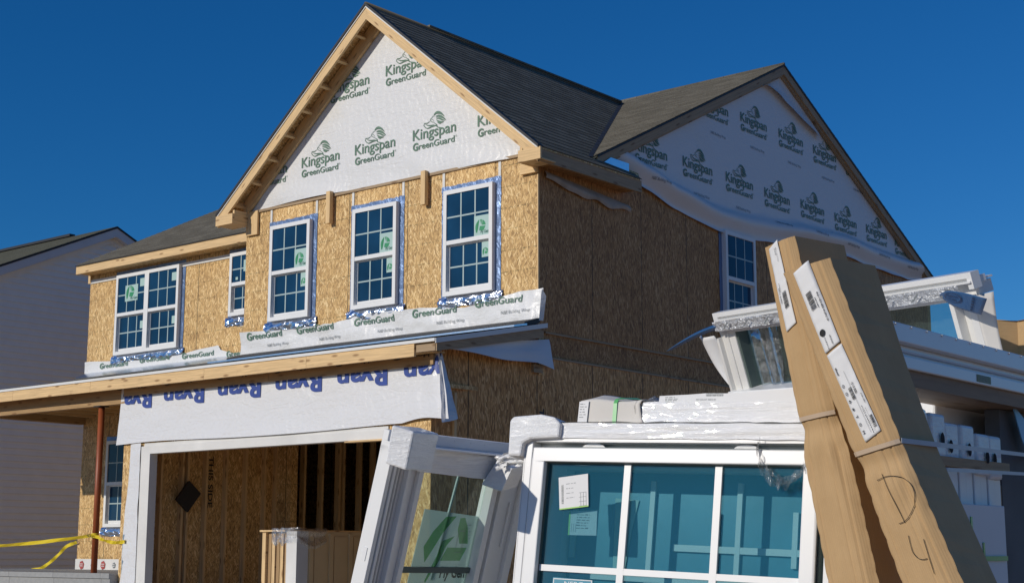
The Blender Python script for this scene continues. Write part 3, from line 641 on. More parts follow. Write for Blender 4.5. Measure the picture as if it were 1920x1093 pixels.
# --- windows
def frame_ring(mb, u0, u1, z0, z1, wd, o0, o1, T):
    """ring of four boards in local (u, o, z); T maps to world; o outward"""
    for a, b, c, d in ((u0, u1, z1-wd, z1), (u0, u1, z0, z0+wd), (u0, u0+wd, z0+wd, z1-wd), (u1-wd, u1, z0+wd, z1-wd)):
        lbox(mb, a, b, o0, o1, c, d, T)
def lbox(mb, u0, u1, o0, o1, z0, z1, T):
    p = T(u0, o0, z0); mb.obox(p, T(u1, o0, z0)-p, T(u0, o1, z0)-p, T(u0, o0, z1)-p)
def leaf_logo(fn, s):
    """round leaf emblem in a unit square: two blades and a triangle"""
    out = MB()
    def arc(cx, cy, r, a0, a1, n=8): return [(cx+r*math.cos(R(a0+(a1-a0)*k/n)), cy+r*math.sin(R(a0+(a1-a0)*k/n))) for k in range(n+1)]
    polys = [[(.05, .35)] + arc(.55, .45, .5, 175, 118) + [(.18, .12), (.12, .02)],
             [(.30, .92), (.42, .97), (.30, .30), (.20, .03), (.16, .10)],
             [(.48, .97), (.66, .95), (.60, .55)],
             [(.70, .92)] + arc(.55, .5, .45, 62, 5) + [(.66, .56)],
             [(.46, .50), (.99, .47), (.80, .15), (.40, .20)]]
    for p in polys: flat2d(out, [(a*s, b*s) for a, b in p], [tuple(range(len(p)))], fn)
    return out
def sticker(T, u0, z0, wd, ht, o, parent, txt=True, logo=True):
    mb = MB(); lbox(mb, u0, u0+wd, o, o+.002, z0, z0+ht, T); s = obj('sticker', mb, M['stick'], parent)
    if logo:
        sz = ht*.86
        mb = leaf_logo(lambda a, b: T(u0+wd*.05+a, o+.0035, z0+ht*.12+b), min(sz, wd*.72)); obj('leaf_emblem', mb, M['green'], parent)
        if txt:
            mb = MB(); put_text(mb, 'Ply Gem', lambda a, b: T(a, o+.0038, b), u0+wd*.44, z0+ht*.10, wd*.54, ht*.16, .03); obj('printed_words', mb, M['gtext'], parent)
def house_window(T, wd, ht, cols=3, stick=(1, 1), flash=True, sill=True, seed=0, tape_sides='LRT'):
    rnd = random.Random(seed)
    F = .062; D0, D1 = .0, .085
    mid = ht*.5
    mb = MB(); frame_ring(mb, 0, wd, 0, ht, F, D0, D1, T); lbox(mb, F, wd-F, D0+.012, D1-.004, mid-.03, mid+.03, T)
    win = obj('window', mb, M['vinyl'], H)
    mb = MB(); frame_ring(mb, F, wd-F, F, mid-.03, .022, .008, .024, T); lbox(mb, F+.022, wd-F-.022, .008, .030, F+.022, F+.055, T); obj('sash', mb, M['vinyl'], win)
    for z0, z1, o, e in ((mid+.03, ht-F, .066, F), (F+.055, mid-.052, .016, F+.022)):
        mb = MB(); lbox(mb, e, wd-e, o-.004, o, z0, z1, T); obj('pane', mb, M['pane'], win)
        mb = MB()
        for c in range(1, cols): u = e+(wd-2*e)*c/cols; lbox(mb, u-.011, u+.011, o+.001, o+.004, z0, z1, T)
        zz = (z0+z1)/2; lbox(mb, e, wd-e, o+.001, o+.0035, zz-.011, zz+.011, T); obj('grille', mb, M['grille'], win)
    if stick[0]: sticker(T, wd*.63, mid+.03, wd*.37-F, (ht/2-F)*.41, .0705, win)
    if stick[1]: sticker(T, wd*.74, mid-.27, wd*.26-F-.022, .215, .0205, win, txt=False)
    if flash:
        def strip(u0, u1, z0, z1, lng):
            mb = MB()
            def fn(a, b):
                u, z = u0+(u1-u0)*a, z0+(z1-z0)*b; q = u if lng == 'u' else z
                e = .010*nz(q*4, seed, 1); 
                if lng == 'u': z += e
                else: u += e
                return T(u, .008+.006*abs(nz(u*9, z*9, seed)), z)
            mb.surf(fn, 26 if lng == 'u' else 4, 26 if lng == 'z' else 4); return mb
        full = MB()
        for q in ([(-.09, .0, -.02, ht+.03, 'z')] if 'L' in tape_sides else [])+([(wd, wd+.095, -.03, ht+.09, 'z')] if 'R' in tape_sides else [])+[(-.10, wd+.10, ht, ht+.085, 'u')]:
            m_ = strip(*q); full.raw(m_.v, m_.f)
        obj('flashing_tape', full, M['tape'], win)
    if sill:
        mb = MB()
        def fn(a, b):
            u = -.14+(wd+.28)*a+.03*nz(a*5, b*3, seed); z = -.005-(.16+.06*nz(a*4, seed, 0))*b
            o = .012+.05*b*(1-b)*2+.03*nz(a*9, b*5, seed+3)*(.2+b)
            return T(u, max(.006, o), z)
        mb.surf(fn, 44, 9); obj('foil_sill', mb, M['foil'], win)
    return win
TF = lambda x0, y0, z0: (lambda u, o, z: Vector((x0+u, y0-o, z0+z)))
TX = lambda x0, y0, z0: (lambda u, o, z: Vector((x0+o, y0+u, z0+z)))
for k, x in enumerate((-5.369, -3.515, -1.667)): house_window(TF(x, 0, 3.514), .917, 1.524, seed=k+1)
for k, x in enumerate((-10.864, -9.934)):
    wn = house_window(TF(x, YL, 3.535), .93, 1.50, stick=(0, 0), seed=k+5, tape_sides='R' if k else 'L')
    T = TF(x, YL, 3.535)
    if k == 0: sticker(T, .28, .98, .38, .30, .0705, wn, True)
    for u, z, ww, hh, o in ((.72, 1.22, .13, .15, .0705), (.70, .45, .11, .14, .0205)):
        mb = MB(); lbox(mb, u, u+ww, o, o+.002, z, z+hh, T); obj('sticker', mb, M['stick'], wn)
wn = house_window(TF(-7.608, YL, 3.945), .80, 1.10, stick=(0, 0), seed=9)
mb = MB(); T = TF(-7.608, YL, 3.945); lbox(mb, .36, .50, .0705, .0725, .75, .95, T); obj('sticker', mb, M['stick'], wn)
mb = MB(); lbox(mb, .16, .22, .0705, .0725, .62, .67, T); obj('sticker', mb, M['stick'], wn)
wn = house_window(TF(-10.93, YL, .40), .92, 1.56, stick=(0, 1), seed=11)
house_window(TX(0, 4.683, 3.514), .93, 1.524, stick=(0, 0), seed=12)
for x in (-5.45, -4.40, -3.60, -2.55, -1.75, -.70):
    mb = MB(); mb.box(x, x+.045, -.012, -.004, 5.12, 5.34); obj('caulk_mark', mb, M['trim'], H)
for x in (-5.33, -3.48, -1.63):
    mb = MB(); mb.box(x, x+.86, -.009, -.003, 5.115, 5.335, grain=0); obj('header_panel', mb, M['osb_head'], H)

# --- wraps and their printing
def xr_at(z, sgn): return xr+sgn*(zr-.11-z)/sb
def wrapg_d(x, z):
    low = max(0, 1-(z-5.30)/.45)
    d = .016+.006*nz(x*.8, z*.8, 3)+low*(.034*nz(x*1.3, 4, z*1.6)+.02*math.sin(x*2.1+z*9+3*nz(x, z, 1)))+.01*low
    return max(.008, d)
mb = MB()
def fn(a, b):
    z0 = 5.36+.03*nz(a*3, 7, 1)+.02*math.sin(a*5); z = z0+(7.93-z0)*b
    l, r = xr_at(z, -1), xr_at(z, 1); l = max(l, XB+.03)+0; x = l+(r-l)*a
    return (x, -wrapg_d(x, z), z)
mb.surf(fn, 90, 50, (6, 2.6)); WG = obj('house_wrap', mb, M['wrap'], H)
fng = lambda a, b: (a, -wrapg_d(a, b)-.009, b)
ck = [((xr, zr-.13), (-sb, -1)), ((xr, zr-.13), (sb, -1))]
for x, z in ((-5.93, 5.89), (-4.74, 5.90), (-3.55, 5.90), (-2.34, 5.91), (-1.08, 5.90), (-4.12, 6.98), (-2.92, 7.02)):
    brand_print('wrap_print', fng, x, z, WG, ck)
# side gable wrap
LOW = [(1.3, 5.58), (1.6, 5.50), (2.05, 5.40), (2.53, 5.30), (3.3, 5.14), (4.57, 5.0), (5.3, 5.02), (6.17, 5.08), (7.5, 5.19), (8.96, 5.27), (10, 5.22), (11.5, 5.20), (12.45, 5.30)]
def low_z(y):
    for (a, p), (b, q) in zip(LOW, LOW[1:]):
        if y <= b: t = max(0, (y-a)/(b-a)); t = t*t*(3-2*t)*.5+t*.5; return p+(q-p)*t
    return LOW[-1][1]
def wraps_d(y, z):
    s = max(0, min(1.05, 1-(z-low_z(y))/.40)); amp = max(.15, .75+.55*nz(y*.45, 3, 8))
    d = .018+.006*nz(y*.7, z*.7, 5)+amp*(.15*(math.sin(math.pi*min(1, s*1.06)**.62))**1.5+.05*max(0, s-.86)*6*(.6+.4*math.sin(y*3.1)))
    return max(.012, d)
mb = MB()
def fn(a, b):
    y = 1.34+(12.42-1.34)*a; z0 = low_z(y)+.02*nz(y*2, 1, 1); z1 = max(z0+.02, g(y)-.15); z = z0+(z1-z0)*b
    return (wraps_d(y, z), y, z)
mb.surf(fn, 130, 44, (11, 3)); WS = obj('house_wrap', mb, M['wrap_side'], H)
fns = lambda a, b: (wraps_d(a, b)+.009, a, b)
cs = [((6.68, 8.30-.17), (-sm_, -1)), ((6.68, 8.30-.17), (sm_, -1))]
for y, z in ((1.08, 5.86), (2.28, 5.86), (3.57, 5.88), (4.83, 5.88), (6.06, 5.85), (7.30, 5.88), (8.55, 5.86), (9.80, 5.86), (11.0, 5.80), (4.10, 6.98), (5.34, 7.0), (6.60, 7.0), (7.83, 6.97), (9.05, 6.98)):
    brand_print('wrap_print', fns, y, z, WS, cs)
    mb = MB(); put_text(mb, 'N&E Building Wrap', fns, y+.30, z-.40, .45, .045, 0, 0, cs)
    if mb.f: obj('wrap_print', mb, M['inkg'], WS)
# loose flap near the apex of the side gable
mb = MB()
def fn(a, b):
    y = 5.95+2.05*a; top = g(y)-.17; lo = 7.78-.62*max(0, a-.15)**1.0+.05*nz(a*5, 2, 2); lo = min(lo, top-.03)
    z = lo+(top-lo)*b; return (.03+.09*(1-b)**2+.012*nz(a*6, b*3, 4), y, z)
mb.surf(fn, 30, 14, (2, .6)); obj('wrap_flap', mb, M['wrap_side'], H)
# folded wrap under the right eave
mb = MB()
def fn(a, b):
    y = .12+2.0*a; z = 5.10-.13*a-(.10+.05*nz(a*6, 1, 2)+.06*math.sin(a*3.1))*b+.01
    return (.015+.06*math.sin(b*2.6)*(.5+.5*nz(a*5, 3, b))+.01*b, y, z)
mb.surf(fn, 40, 8, (2, .2)); obj('wrap_fold', mb, m_plain('shaded_wrap', (.40, .34, .28), .6, var=.25, vs=4, bs=6), H)  # white wrap dimmed: shade under the eave put into its brown-grey colour
mb = MB(); mb.prism([(.13, 1.34, 5.46), (.13, 1.95, 5.44), (.13, 1.95, 5.56), (.13, 1.5, 5.56)], (.01, 0, 0)); obj('eave_flashing', mb, M['metal'], H)
# strip of wrap below the box windows
def ds(x, z): return max(.014, .034+.022*nz(x*1.2, z*3, 2)+.04*(1-(z-3.0)/.4)*abs(nz(x*2, 8, z))+.014*math.sin(x*4+z*9)+.016*nz(x*4.5, z*7, 5))
def top_s(x): return 3.385+.045*nz(x*1.1, 5, 1)+.035*math.sin(x*1.7)+.016*nz(x*5, 2, 2)+max(0, min(.07, (x+.9)*.12))
mb = MB()
def fn(a, b):
    x = XB-.03+(6.10)*a; z = 3.02+(top_s(x)-3.02)*b; d = ds(x, z)
    if a > .985: d = d*.5
    return (x+(.05*b if a > .95 else 0), -d-.06*(b**4)*abs(nz(x*1.1, 0, 4)), z)
mb.surf(fn, 130, 12, (6, .4)); W3 = obj('house_wrap', mb, M['wrap'], H)
mb = MB()   # end of the strip turned round the corner
def fn(a, b): return (.04+.05*b+.02*a, -.04+.07*a, 3.02+(.43-.10*a)*b)
mb.surf(fn, 8, 8, (.2, .4)); obj('wrap_fold', mb, M['wrap'], H)
fn3 = lambda a, b: (a, -ds(a, b)-.012-.06*max(0, min(1, (b-3.02)/(top_s(a)-3.02)))**4*abs(nz(a*1.1, 0, 4)), b)
for x, z in ((-5.87, 3.265), (-4.72, 3.265), (-3.47, 3.27), (-2.27, 3.275), (-1.08, 3.30)):
    c3 = None
    mb = MB(); put_text(mb, 'G', fn3, x, z, .11, .115, .035); put_text(mb, 'reenGuard', fn3, x+.13, z+.005, .70, .10, .014); obj('wrap_print', mb, M['pgreen'], W3)
    mb = MB(); put_text(mb, 'N&E Building Wrap', fn3, x+.48, z-.14, .5, .045); obj('wrap_print', mb, M['inkg'], W3)
def d4(x, z): return .024+.012*nz(x*1.1, z*3, 7)+.008*math.sin(x*5+z*8)
def top4(x):
    b = 3.44+.05*math.sin((x+8.6)*1.4)+.03*nz(x*1.4, 2, 2)
    if x > -7.85: b = 3.40-.09*min(1, (x+7.85)*3)
    return b
mb = MB()
def fn(a, b):
    x = XL-.03+(XB-XL+.03)*a; z = 3.22+(top4(x)-3.22)*b; return (x, YL-max(.01, d4(x, z)), z)
mb.surf(fn, 90, 8, (5.6, .3)); W4 = obj('house_wrap', mb, M['wrap'], H)
fn4 = lambda a, b: (a, YL-max(.01, d4(a, b))-.012, b)
for x, z in ((-11.32, 3.325), (-10.1, 3.34), (-8.87, 3.315), (-7.66, 3.25)):
    mb = MB(); put_text(mb, 'G', fn4, x, z, .11, .105, .035); put_text(mb, 'reenGuard', fn4, x+.13, z+.005, .72, .09, .014, 0, [((-6.95, 0), (-1, 0))]); obj('wrap_print', mb, M['pgreen'], W4)
# header wrap over the garage opening
def dh(x, z):
    t = max(0, (2.25-z)/.72); e = max(0, (x+.62)/.7); le = max(0, (-6.3-x)/.3)
    return .022+.03*t*t+.010*nz(x*1.0, z*2.4, 6)*(.4+t)+.006*nz(x*2.6, z*5, 3)+e*e*(.03+.10*t)+.016*e*math.sin(x*19+z*2.5)+.014*e*nz(x*9, z*3, 4)
mb = MB()
def fn(a, b):
    x = -6.58+6.66*a; zb = 1.545+.012*math.sin(a*9)+.02*nz(a*4, 0, 3)
    if a > .885: zb += .05*math.sin(min(1, (a-.885)/.06)*math.pi/2)-.7*max(0, a-.95)
    z = zb+(2.50-zb)*b; xx = x
    if a < .03: xx = x-.06*(1-b)*(1-a/.03)
    if a > .9: xx = x+.13*(1-b)*((a-.9)/.1)**1.5-.16*b*((a-.9)/.1)**2
    return (xx, YG-max(.012, dh(x, z)), z)
mb.surf(fn, 130, 24, (6.6, .9)); W5 = obj('header_wrap', mb, M['wrap_head'], H)
mb = MB()   # the wrap carried round the corner and curled at its bottom
def fn(a, b):
    z = 1.52-.02*a+(2.48-1.52)*b; t = 1-b
    x = -.08+.23*t+.03*math.sin(a*2.4)*t-.09*a*t; y = YG-.05-.17*t*(1-a)**2+.20*a*(.25+.75*t)
    x += .015*nz(a*4, b*6, 2); return (x, y, z+.10*a*t-.0)
mb.surf(fn, 14, 22, (.5, .9)); obj('wrap_fold', mb, M['wrap_head'], H)
fnh = lambda a, b: (a, YG-max(.012, dh(a, b))-.010, b)
for xrt in (-5.83, -4.62, -3.40, -2.18, -.97):
    mb = MB(); fnr = lambda a, b: fnh(xrt-a, 2.06+.25-b)
    put_text(mb, 'Ryan', fnr, 0, .0, .92, .245, .035, 0, [((6.55+xrt-.02, 0), (-1, 0))]); 
    if mb.f: obj('wrap_print', mb, M['pblue'], W5)
mb = MB(); xrt = .24; put_text(mb, 'Ryan', lambda a, b: fnh(.24-a, 2.31-b), 0, 0, .92, .245, .035, 0, [((.27, 0), (1, 0))]); obj('wrap_print', mb, M['pblue'], W5)
mb = MB(); mb.box(-6.46, -3.2, YG-.075, YG-.045, 2.27, 2.395); mb.box(-3.195, -.14, YG-.075, YG-.045, 2.265, 2.395); ob = obj('ledger_board', mb, M['lvl'], H)
for xq in (-6.0, -4.85, -3.65, -2.45, -1.25, -.2):
    mb = MB(); put_text(mb, 'Homes ®', lambda a, b: (xq-a, YG-.082, 2.412-b), 0, 0, .62, .05, .02); obj('printed_words', mb, M['ink'], ob)
# white jamb and wrapped pier of the garage opening
mb = MB(); mb.box(-6.03, -.93, YG-.035, YG+.10, 1.388, 1.50); mb.box(-6.03, -5.81, YG-.035, YG+.10, -.78, 1.388); mb.box(-.93, -.80, YG-.035, YG+.10, -.78, 1.388)
mb.box(-5.97, -.95, YG-.02, YG+.02, 1.50, 1.545); obj('door_jamb', mb, M['trim'], H)
mb = MB(); mb.box(-1.7, -.93, YG-.06, YG+.06, 1.365, 1.387); obj('loose_batten', mb, M['lumber'], H)
mb = MB()
def fn(a, b):
    z = -.75+2.30*b; x = -6.36+.335*a-.05*math.sin(b*5)*(1-a)-.10*max(0, .2-b)*5*(1-a)
    return (x, YG-.015-.03*a-.02*abs(nz(a*3, b*6, 4))-.10*max(0, .12-b)*4*(1-a), z)
mb.surf(fn, 8, 40, (.25, 2.3)); obj('pier_wrap', mb, M['wrap_head'], H)
mb = MB(); mb.box(-6.40, -6.34, YG-.02, YG-.004, -.5, .22); obj('metal_strap', mb, M['metal'], H)
# flap of wrap below the pent roof on the side wall
mb = MB()
def fn(a, b):
    y = -2.0+2.2*a; zt = 2.50+.17*a+.12*a; zb = 2.44-.02*a-.08*max(0, a-.85)*4+.015*math.sin(a*9)
    z = zb+(zt-zb)*b; return (.02+.03*math.sin(a*3)+.10*max(0, a-.72)*2*(1-b)+.02*nz(a*4, b*2, 9)+.03*(1-b), y, z)
mb.surf(fn, 40, 10, (2.2, .4)); obj('wrap_flap', mb, M['wrap_side'], H)
mb = MB(); mb.box(-.03, .02, -.12, .07, 2.32, 2.43); obj('corner_block', mb, M['lumber_side'], H)
mb = MB(); put_text(mb, 'THIS WALL', lambda a, b: (.002, .02+b, 1.30+a*-1), -.55, 0, .9, .10, .02); obj('printed_words', mb, M['ink'], H)
mb = MB(); put_text(mb, 'THIS SIDE', lambda a, b: (-6.395, -.30+b, 1.45-a), 0, 0, .8, .09, .02); obj('printed_words', mb, M['ink'], H)

# ================================================================ things at the house
t = tag(obj('black_board', (lambda m: (m.obox(onpl(327, 936, Vector((-6.27, 0, 0)), Vector((1, 0, 0))), onpl(352, 901, Vector((-6.27, 0, 0)), Vector((1, 0, 0)))-onpl(327, 936, Vector((-6.27, 0, 0)), Vector((1, 0, 0))),
      onpl(349, 960, Vector((-6.27, 0, 0)), Vector((1, 0, 0)))-onpl(327, 936, Vector((-6.27, 0, 0)), Vector((1, 0, 0))), (.05, 0, 0)), m)[1])(MB()), M['black'], bevel=.006), 'black square panel hung as a diamond on the garage studs', 'panel')
# crate of cream panels in the garage
PS = thing('panel_crate', (-3.6, -.6, -.78), 'wood framed crate of ribbed cream panels standing in the garage opening', 'crate')
mb = MB(); mb.box(-4.02, -3.95, -1.22, 1.6, -.78, .25); mb.box(-4.05, -3.52, -1.25, 1.6, .25, .275); obj('crate_frame', mb, M['lumber'], PS)
for k in range(5):
    mb = MB(); mb.box(-3.93+k*.085, -3.87+k*.085, -1.18-.01*(k % 2), 1.6, -.78, .235); obj('board', mb, M['lvl'] if k % 2 == 0 else M['lumber'], PS)
mb = MB(); mb.box(-3.50, -3.29, -1.235, -1.02, -.78, .255); obj('corner_board', mb, M['trim'], PS)
mb = MB(); mb.box(-3.50, -3.30, -1.015, 1.62, -.78, .25); obj('panel', mb, M['cream'], PS)
for k in range(7):
    mb = MB(); y = -1.0+k*.38; mb.box(-3.30, -3.275, y, y+.07, -.74, .22); mb.box(-3.30, -3.285, y+.1, y+.34, -.70, .18); obj('panel_rib', mb, M['cream'], PS)
mb = MB()
def fn(a, b):
    q = a*3; x = -3.78+q*.16 if q < 2 else -3.26+.02*math.sin(b*9); y = -1.26-.02*nz(a*7, b*5, 1) if q < 2 else -1.26+(q-2)*.55
    return (x if q < 2 else x, y, .30-.55*b*(.35+.5*abs(nz(a*3, 1, 1)))+.03*nz(a*8, b*4, 2))
mb.surf(fn, 24, 10); obj('plastic_wrap', mb, M['film'], PS)
# caution tape
def tape(name, pts, lab, hw=.028):
    mb = MB(); P3 = [Vector(p) for p in pts]; wv = []
    for k in range(len(P3)):
        an = .5+.5*math.sin(k*1.1); wv.append(Vector((0, -math.sin(an*.8), math.cos(an*.8)))*hw)
    mb.ribbon(P3, wv); return tag(obj(name, mb, M['yellow']), lab, 'tape')
def sag(p, q, s, n=14): p, q = Vector(p), Vector(q); return [p+(q-p)*(k/n)+Vector((0, .02*math.sin(k*2.1), -s*4*(k/n)*(1-k/n))) for k in range(n+1)]
ct = tape('caution_tape', sag((-11.6, -1.98, .02), (-7.15, YG-.03, .21), .05)+sag((-7.05, YG-.03, .20), (-6.30, YG-.04, .12), .05)[1:], 'taut yellow caution tape tied round the red porch post')
mb = MB(); put_text(mb, 'NO', lambda a, b: (-7.20+a, YG-.09, .185+b), 0, 0, .10, .045, .03); obj('printed_words', mb, M['ink'], ct)
mb = MB(); mb.surf(lambda a, b: (-7.15-.055*math.cos(a*3.1), YG+.03-.06*math.sin(a*3.1), .17+.075*b), 10, 1); obj('tape_wrap', mb, M['yellow'], ct)
loose = smooth2([(0, .13), (.30, .06), (.55, -.10), (.8, -.24), (1.1, -.36), (1.35, -.37)], 5)
ct2 = tape('caution_tape', [(-11.75-a, 1.0-.03*a, z) for a, z in loose], 'loose end of yellow caution tape hanging from the left house corner', .032)
# ================================================================ neighbour house
NX = -17.0
NB = thing('finished_house', (NX-4, 5.1, -.9), 'finished neighbouring house with grey lap siding and dark gable roof', 'house')
ny, nzr, ns = 5.1, 7.50, .456
mb = MB(); z = -.9; kk = .14
def half(zv): return min(4.9, (nzr-.08-zv)/ns) if zv > 5.25 else 4.9
while z < nzr-.1:
    z2 = min(z+kk, nzr-.1); a, b = half(z), half(z2)
    mb.face([(NX+.03, ny-a, z), (NX+.03, ny+a, z), (NX, ny+b, z2), (NX, ny-b, z2)]); mb.face([(NX, ny-a, z), (NX, ny+a, z), (NX+.03, ny+a, z), (NX+.03, ny-a, z)]); z = z2
mb.box(NX-9, NX-.01, ny-4.9, ny-4.8, -.9, 5.2, world=True); mb.box(NX-9, NX-.01, ny+4.8, ny+4.9, -.9, 5.2, world=True)
obj('wall', mb, M['siding'], NB)
mb = MB(); cn = math.hypot(1, ns)
slope(mb, (0, ny-5.2, nzr-ns*5.2), (1, 0, 0), (0, 1, ns), (0, -ns, 1), 5.2*cn, lambda t: NX-10, lambda t: NX+.22)
slope(mb, (0, ny+5.2, nzr-ns*5.2), (1, 0, 0), (0, -1, ns), (0, ns, 1), 5.2*cn, lambda t: NX-10, lambda t: NX+.22)
rf = obj('roof', mb, M['shingle_n'], NB)
mb = MB(); mb.box(NX-10, NX-1.6, ny-.08, ny+.08, nzr, nzr+.06); obj('ridge_vent', mb, M['black'], rf)
for sy in (1, -1):
    mb = MB(); f2 = lambda y: nzr-.03-ns*abs(y-ny); board_yz(mb, (ny, f2(ny)), (ny+sy*5.2, f2(ny+sy*5.2)), NX+.02, .2, .20); obj('rake_trim', mb, M['sidetrim'], NB)
    mb = MB(); board_yz(mb, (ny, f2(ny)-.22), (ny+sy*5.0, f2(ny+sy*5.0)-.22), NX+.012, .03, .12); obj('frieze_trim', mb, M['siding'], NB)
    mb = MB(); board_yz(mb, (ny, f2(ny)+.028), (ny+sy*5.2, f2(ny+sy*5.2)+.028), NX+.215, .02, .045); obj('drip_edge', mb, M['black'], NB)
mb = MB(); mb.box(NX+.02, NX+.12, 6.02, 6.25, .1, .38); mb.box(NX+.02, NX+.08, 6.75, 6.9, .05, .15); obj('meter_box', mb, M['darkboard'], NB)

# ================================================================ FOREGROUND STACK
def frame(A, e1, up):
    e1 = Vector(e1).normalized(); up = Vector(up); up = (up-e1*up.dot(e1)).normalized(); n = up.cross(e1)   # n points into the scene
    A = Vector(A); return lambda u, o, z: A+e1*u-n*o+up*z      # o = towards the viewer
def lpoly(mb, pts, o0, o1, T): mb.prism([T(a, o0, b) for a, b in pts], T(0, o1, 0)-T(0, o0, 0))
def barcode(mb, T, u0, z0, wd, ht, o, vert=False, seed=1):
    rnd = random.Random(seed); p = 0
    L = ht if vert else wd
    while p < L:
        b = rnd.choice((.0012, .002, .003)); 
        if vert: lbox(mb, u0, u0+wd, o, o+.0004, z0+p, z0+min(p+b, L), T)
        else: lbox(mb, u0+p, u0+min(p+b, L), o, o+.0004, z0, z0+ht, T)
        p += b+rnd.choice((.0012, .002))
def scribble(mb, T, u0, z0, wd, o, n=1, h=.006, gap=.010, seed=1):
    rnd = random.Random(seed)
    for k in range(n):
        x = 0; L = wd*rnd.uniform(.6, 1)
        while x < L:
            b = rnd.uniform(.004, .016); lbox(mb, u0+x, u0+min(x+b, L), o, o+.0004, z0-k*gap, z0-k*gap+h*rnd.uniform(.6, 1), T); x += b+.004

# ---- main picture window
TM = frame((9.118, -11.355, .296), (.984, .172, -.042), (.021, .12, .993))
PW = thing('picture_window', TM(.45, 0, -1.85), 'large white window with wide grille and sky reflection coloured teal in its glass, leaning at the front of the stack', 'window')
GH = 1.55
mb = MB()
lbox(mb, -.080, 1.02, -.10, .03, .069, .128, TM); lbox(mb, -.080, -.052, -.10, .03, -GH-.08, .069, TM); lbox(mb, .99, 1.02, -.10, .03, -GH-.08, .069, TM); lbox(mb, -.08, 1.02, -.10, .03, -GH-.12, -GH-.08, TM)
lbox(mb, -.052, .99, -.10, -.03, .049, .069, TM); lbox(mb, -.078, 1.0, -.02, .034, .092, .098, TM)
obj('frame', mb, M['vinyl2'], PW, bevel=.003)
mb = MB(); frame_ring(mb, -.047, .962, -GH-.05, .047, .047, -.03, .035, TM); obj('sash', mb, M['vinyl2'], PW, bevel=.004)
mb = MB()
for u in (-.052, .967): lbox(mb, u, u+.004, -.05, .012, -GH, .05, TM)
lbox(mb, .03, .962, -.02, .012, .0475, .0525, TM); obj('weather_seal', mb, M['gasket'], PW)
mb = MB(); lbox(mb, 0, .915, -.004, .0, -GH, 0, TM); obj('pane', mb, M['teal'], PW)
mb = MB(); lbox(mb, -.002, .003, -.02, .012, -GH, 0, TM); lbox(mb, 0, .915, -.02, .012, -.004, 0, TM); obj('glazing_bead', mb, M['gasket'], PW)
mb = MB()
for u in (.291, .614): lbox(mb, u, u+.024, .001, .010, -GH, 0, TM)
for z in (-.366, -.80, -1.2): lbox(mb, 0, .915, .001, .0095, z, z+.021, TM)
obj('grille', mb, M['vinyl'], PW)
mb = MB()
for u in (.17, .715):
    pts = [(u+.045*math.cos(R(a)), .047+.020*math.sin(R(a))) for a in range(0, 181, 15)]; lpoly(mb, pts, -.02, .008, TM)
obj('foam_tab', mb, M['foam'], PW)
mb = MB(); lpoly(mb, [(.045, -.052), (.155, -.036), (.167, -.146), (.059, -.161)], .004, .0055, TM); lb = obj('label', mb, M['label'], PW)
mb = MB(); lpoly(mb, [(.0585, -.157), (.1668, -.142), (.167, -.146), (.059, -.161)], .0056, .0062, TM); obj('label_stripe', mb, M['glime'], PW)
mb = MB(); TL = lambda u, o, z: TM(.105+u*.99+z*-.11, o, -.1+z*.99+u*.14)
barcode(mb, TL, -.044, -.035, .008, .065, .0058, True, 3)
for k in range(4): scribble(mb, TL, -.026, .030-k*.016, .04, .0058, 1, .0022, .006, 6+k)
for u in (.028, .038, .048): lbox(mb, u, u+.001, .0058, .0062, -.05, -.005, TL)
for z in (-.05, -.035, -.02, -.005): lbox(mb, .022, .050, .0058, .0062, z, z+.001, TL)
obj('label_print', mb, M['inkg'], PW)
mb = MB(); lpoly(mb, [(.079, -.160), (.184, -.154), (.188, -.238), (.081, -.240)], -.030, -.028, TM); obj('label', mb, M['label'], PW)
mb = MB(); lpoly(mb, [(.079, -.160), (.085, -.160), (.087, -.240), (.081, -.240)], -.0279, -.0275, TM); obj('label_stripe', mb, M['glime'], PW)
mb = MB(); scribble(mb, TM, .11, -.172, .06, -.0275, 6, .004, .009, 9); 
for u in (.092, .10, .108): lbox(mb, u, u+.001, -.0278, -.0272, -.23, -.20, TM)
obj('label_print', mb, M['inkg'], PW)
mb = MB(); lpoly(mb, [(.055, -.385), (.205, -.388), (.205, -.55), (.055, -.55)], .002, .003, TM); lpoly(mb, [(.06, -.39), (.20, -.393), (.20, -.54), (.06, -.54)], .0031, .0036, TM); obj('label', mb, M['teal_sky'], PW)
mb = MB(); frame_ring(mb, .058, .202, -.548, -.388, .003, .0037, .0042, TM); put_text(mb, 'NFRC', lambda a, b: TM(a, .0043, b), .10, -.408, .07, .012, .01); obj('label_print', mb, M['label'], PW)
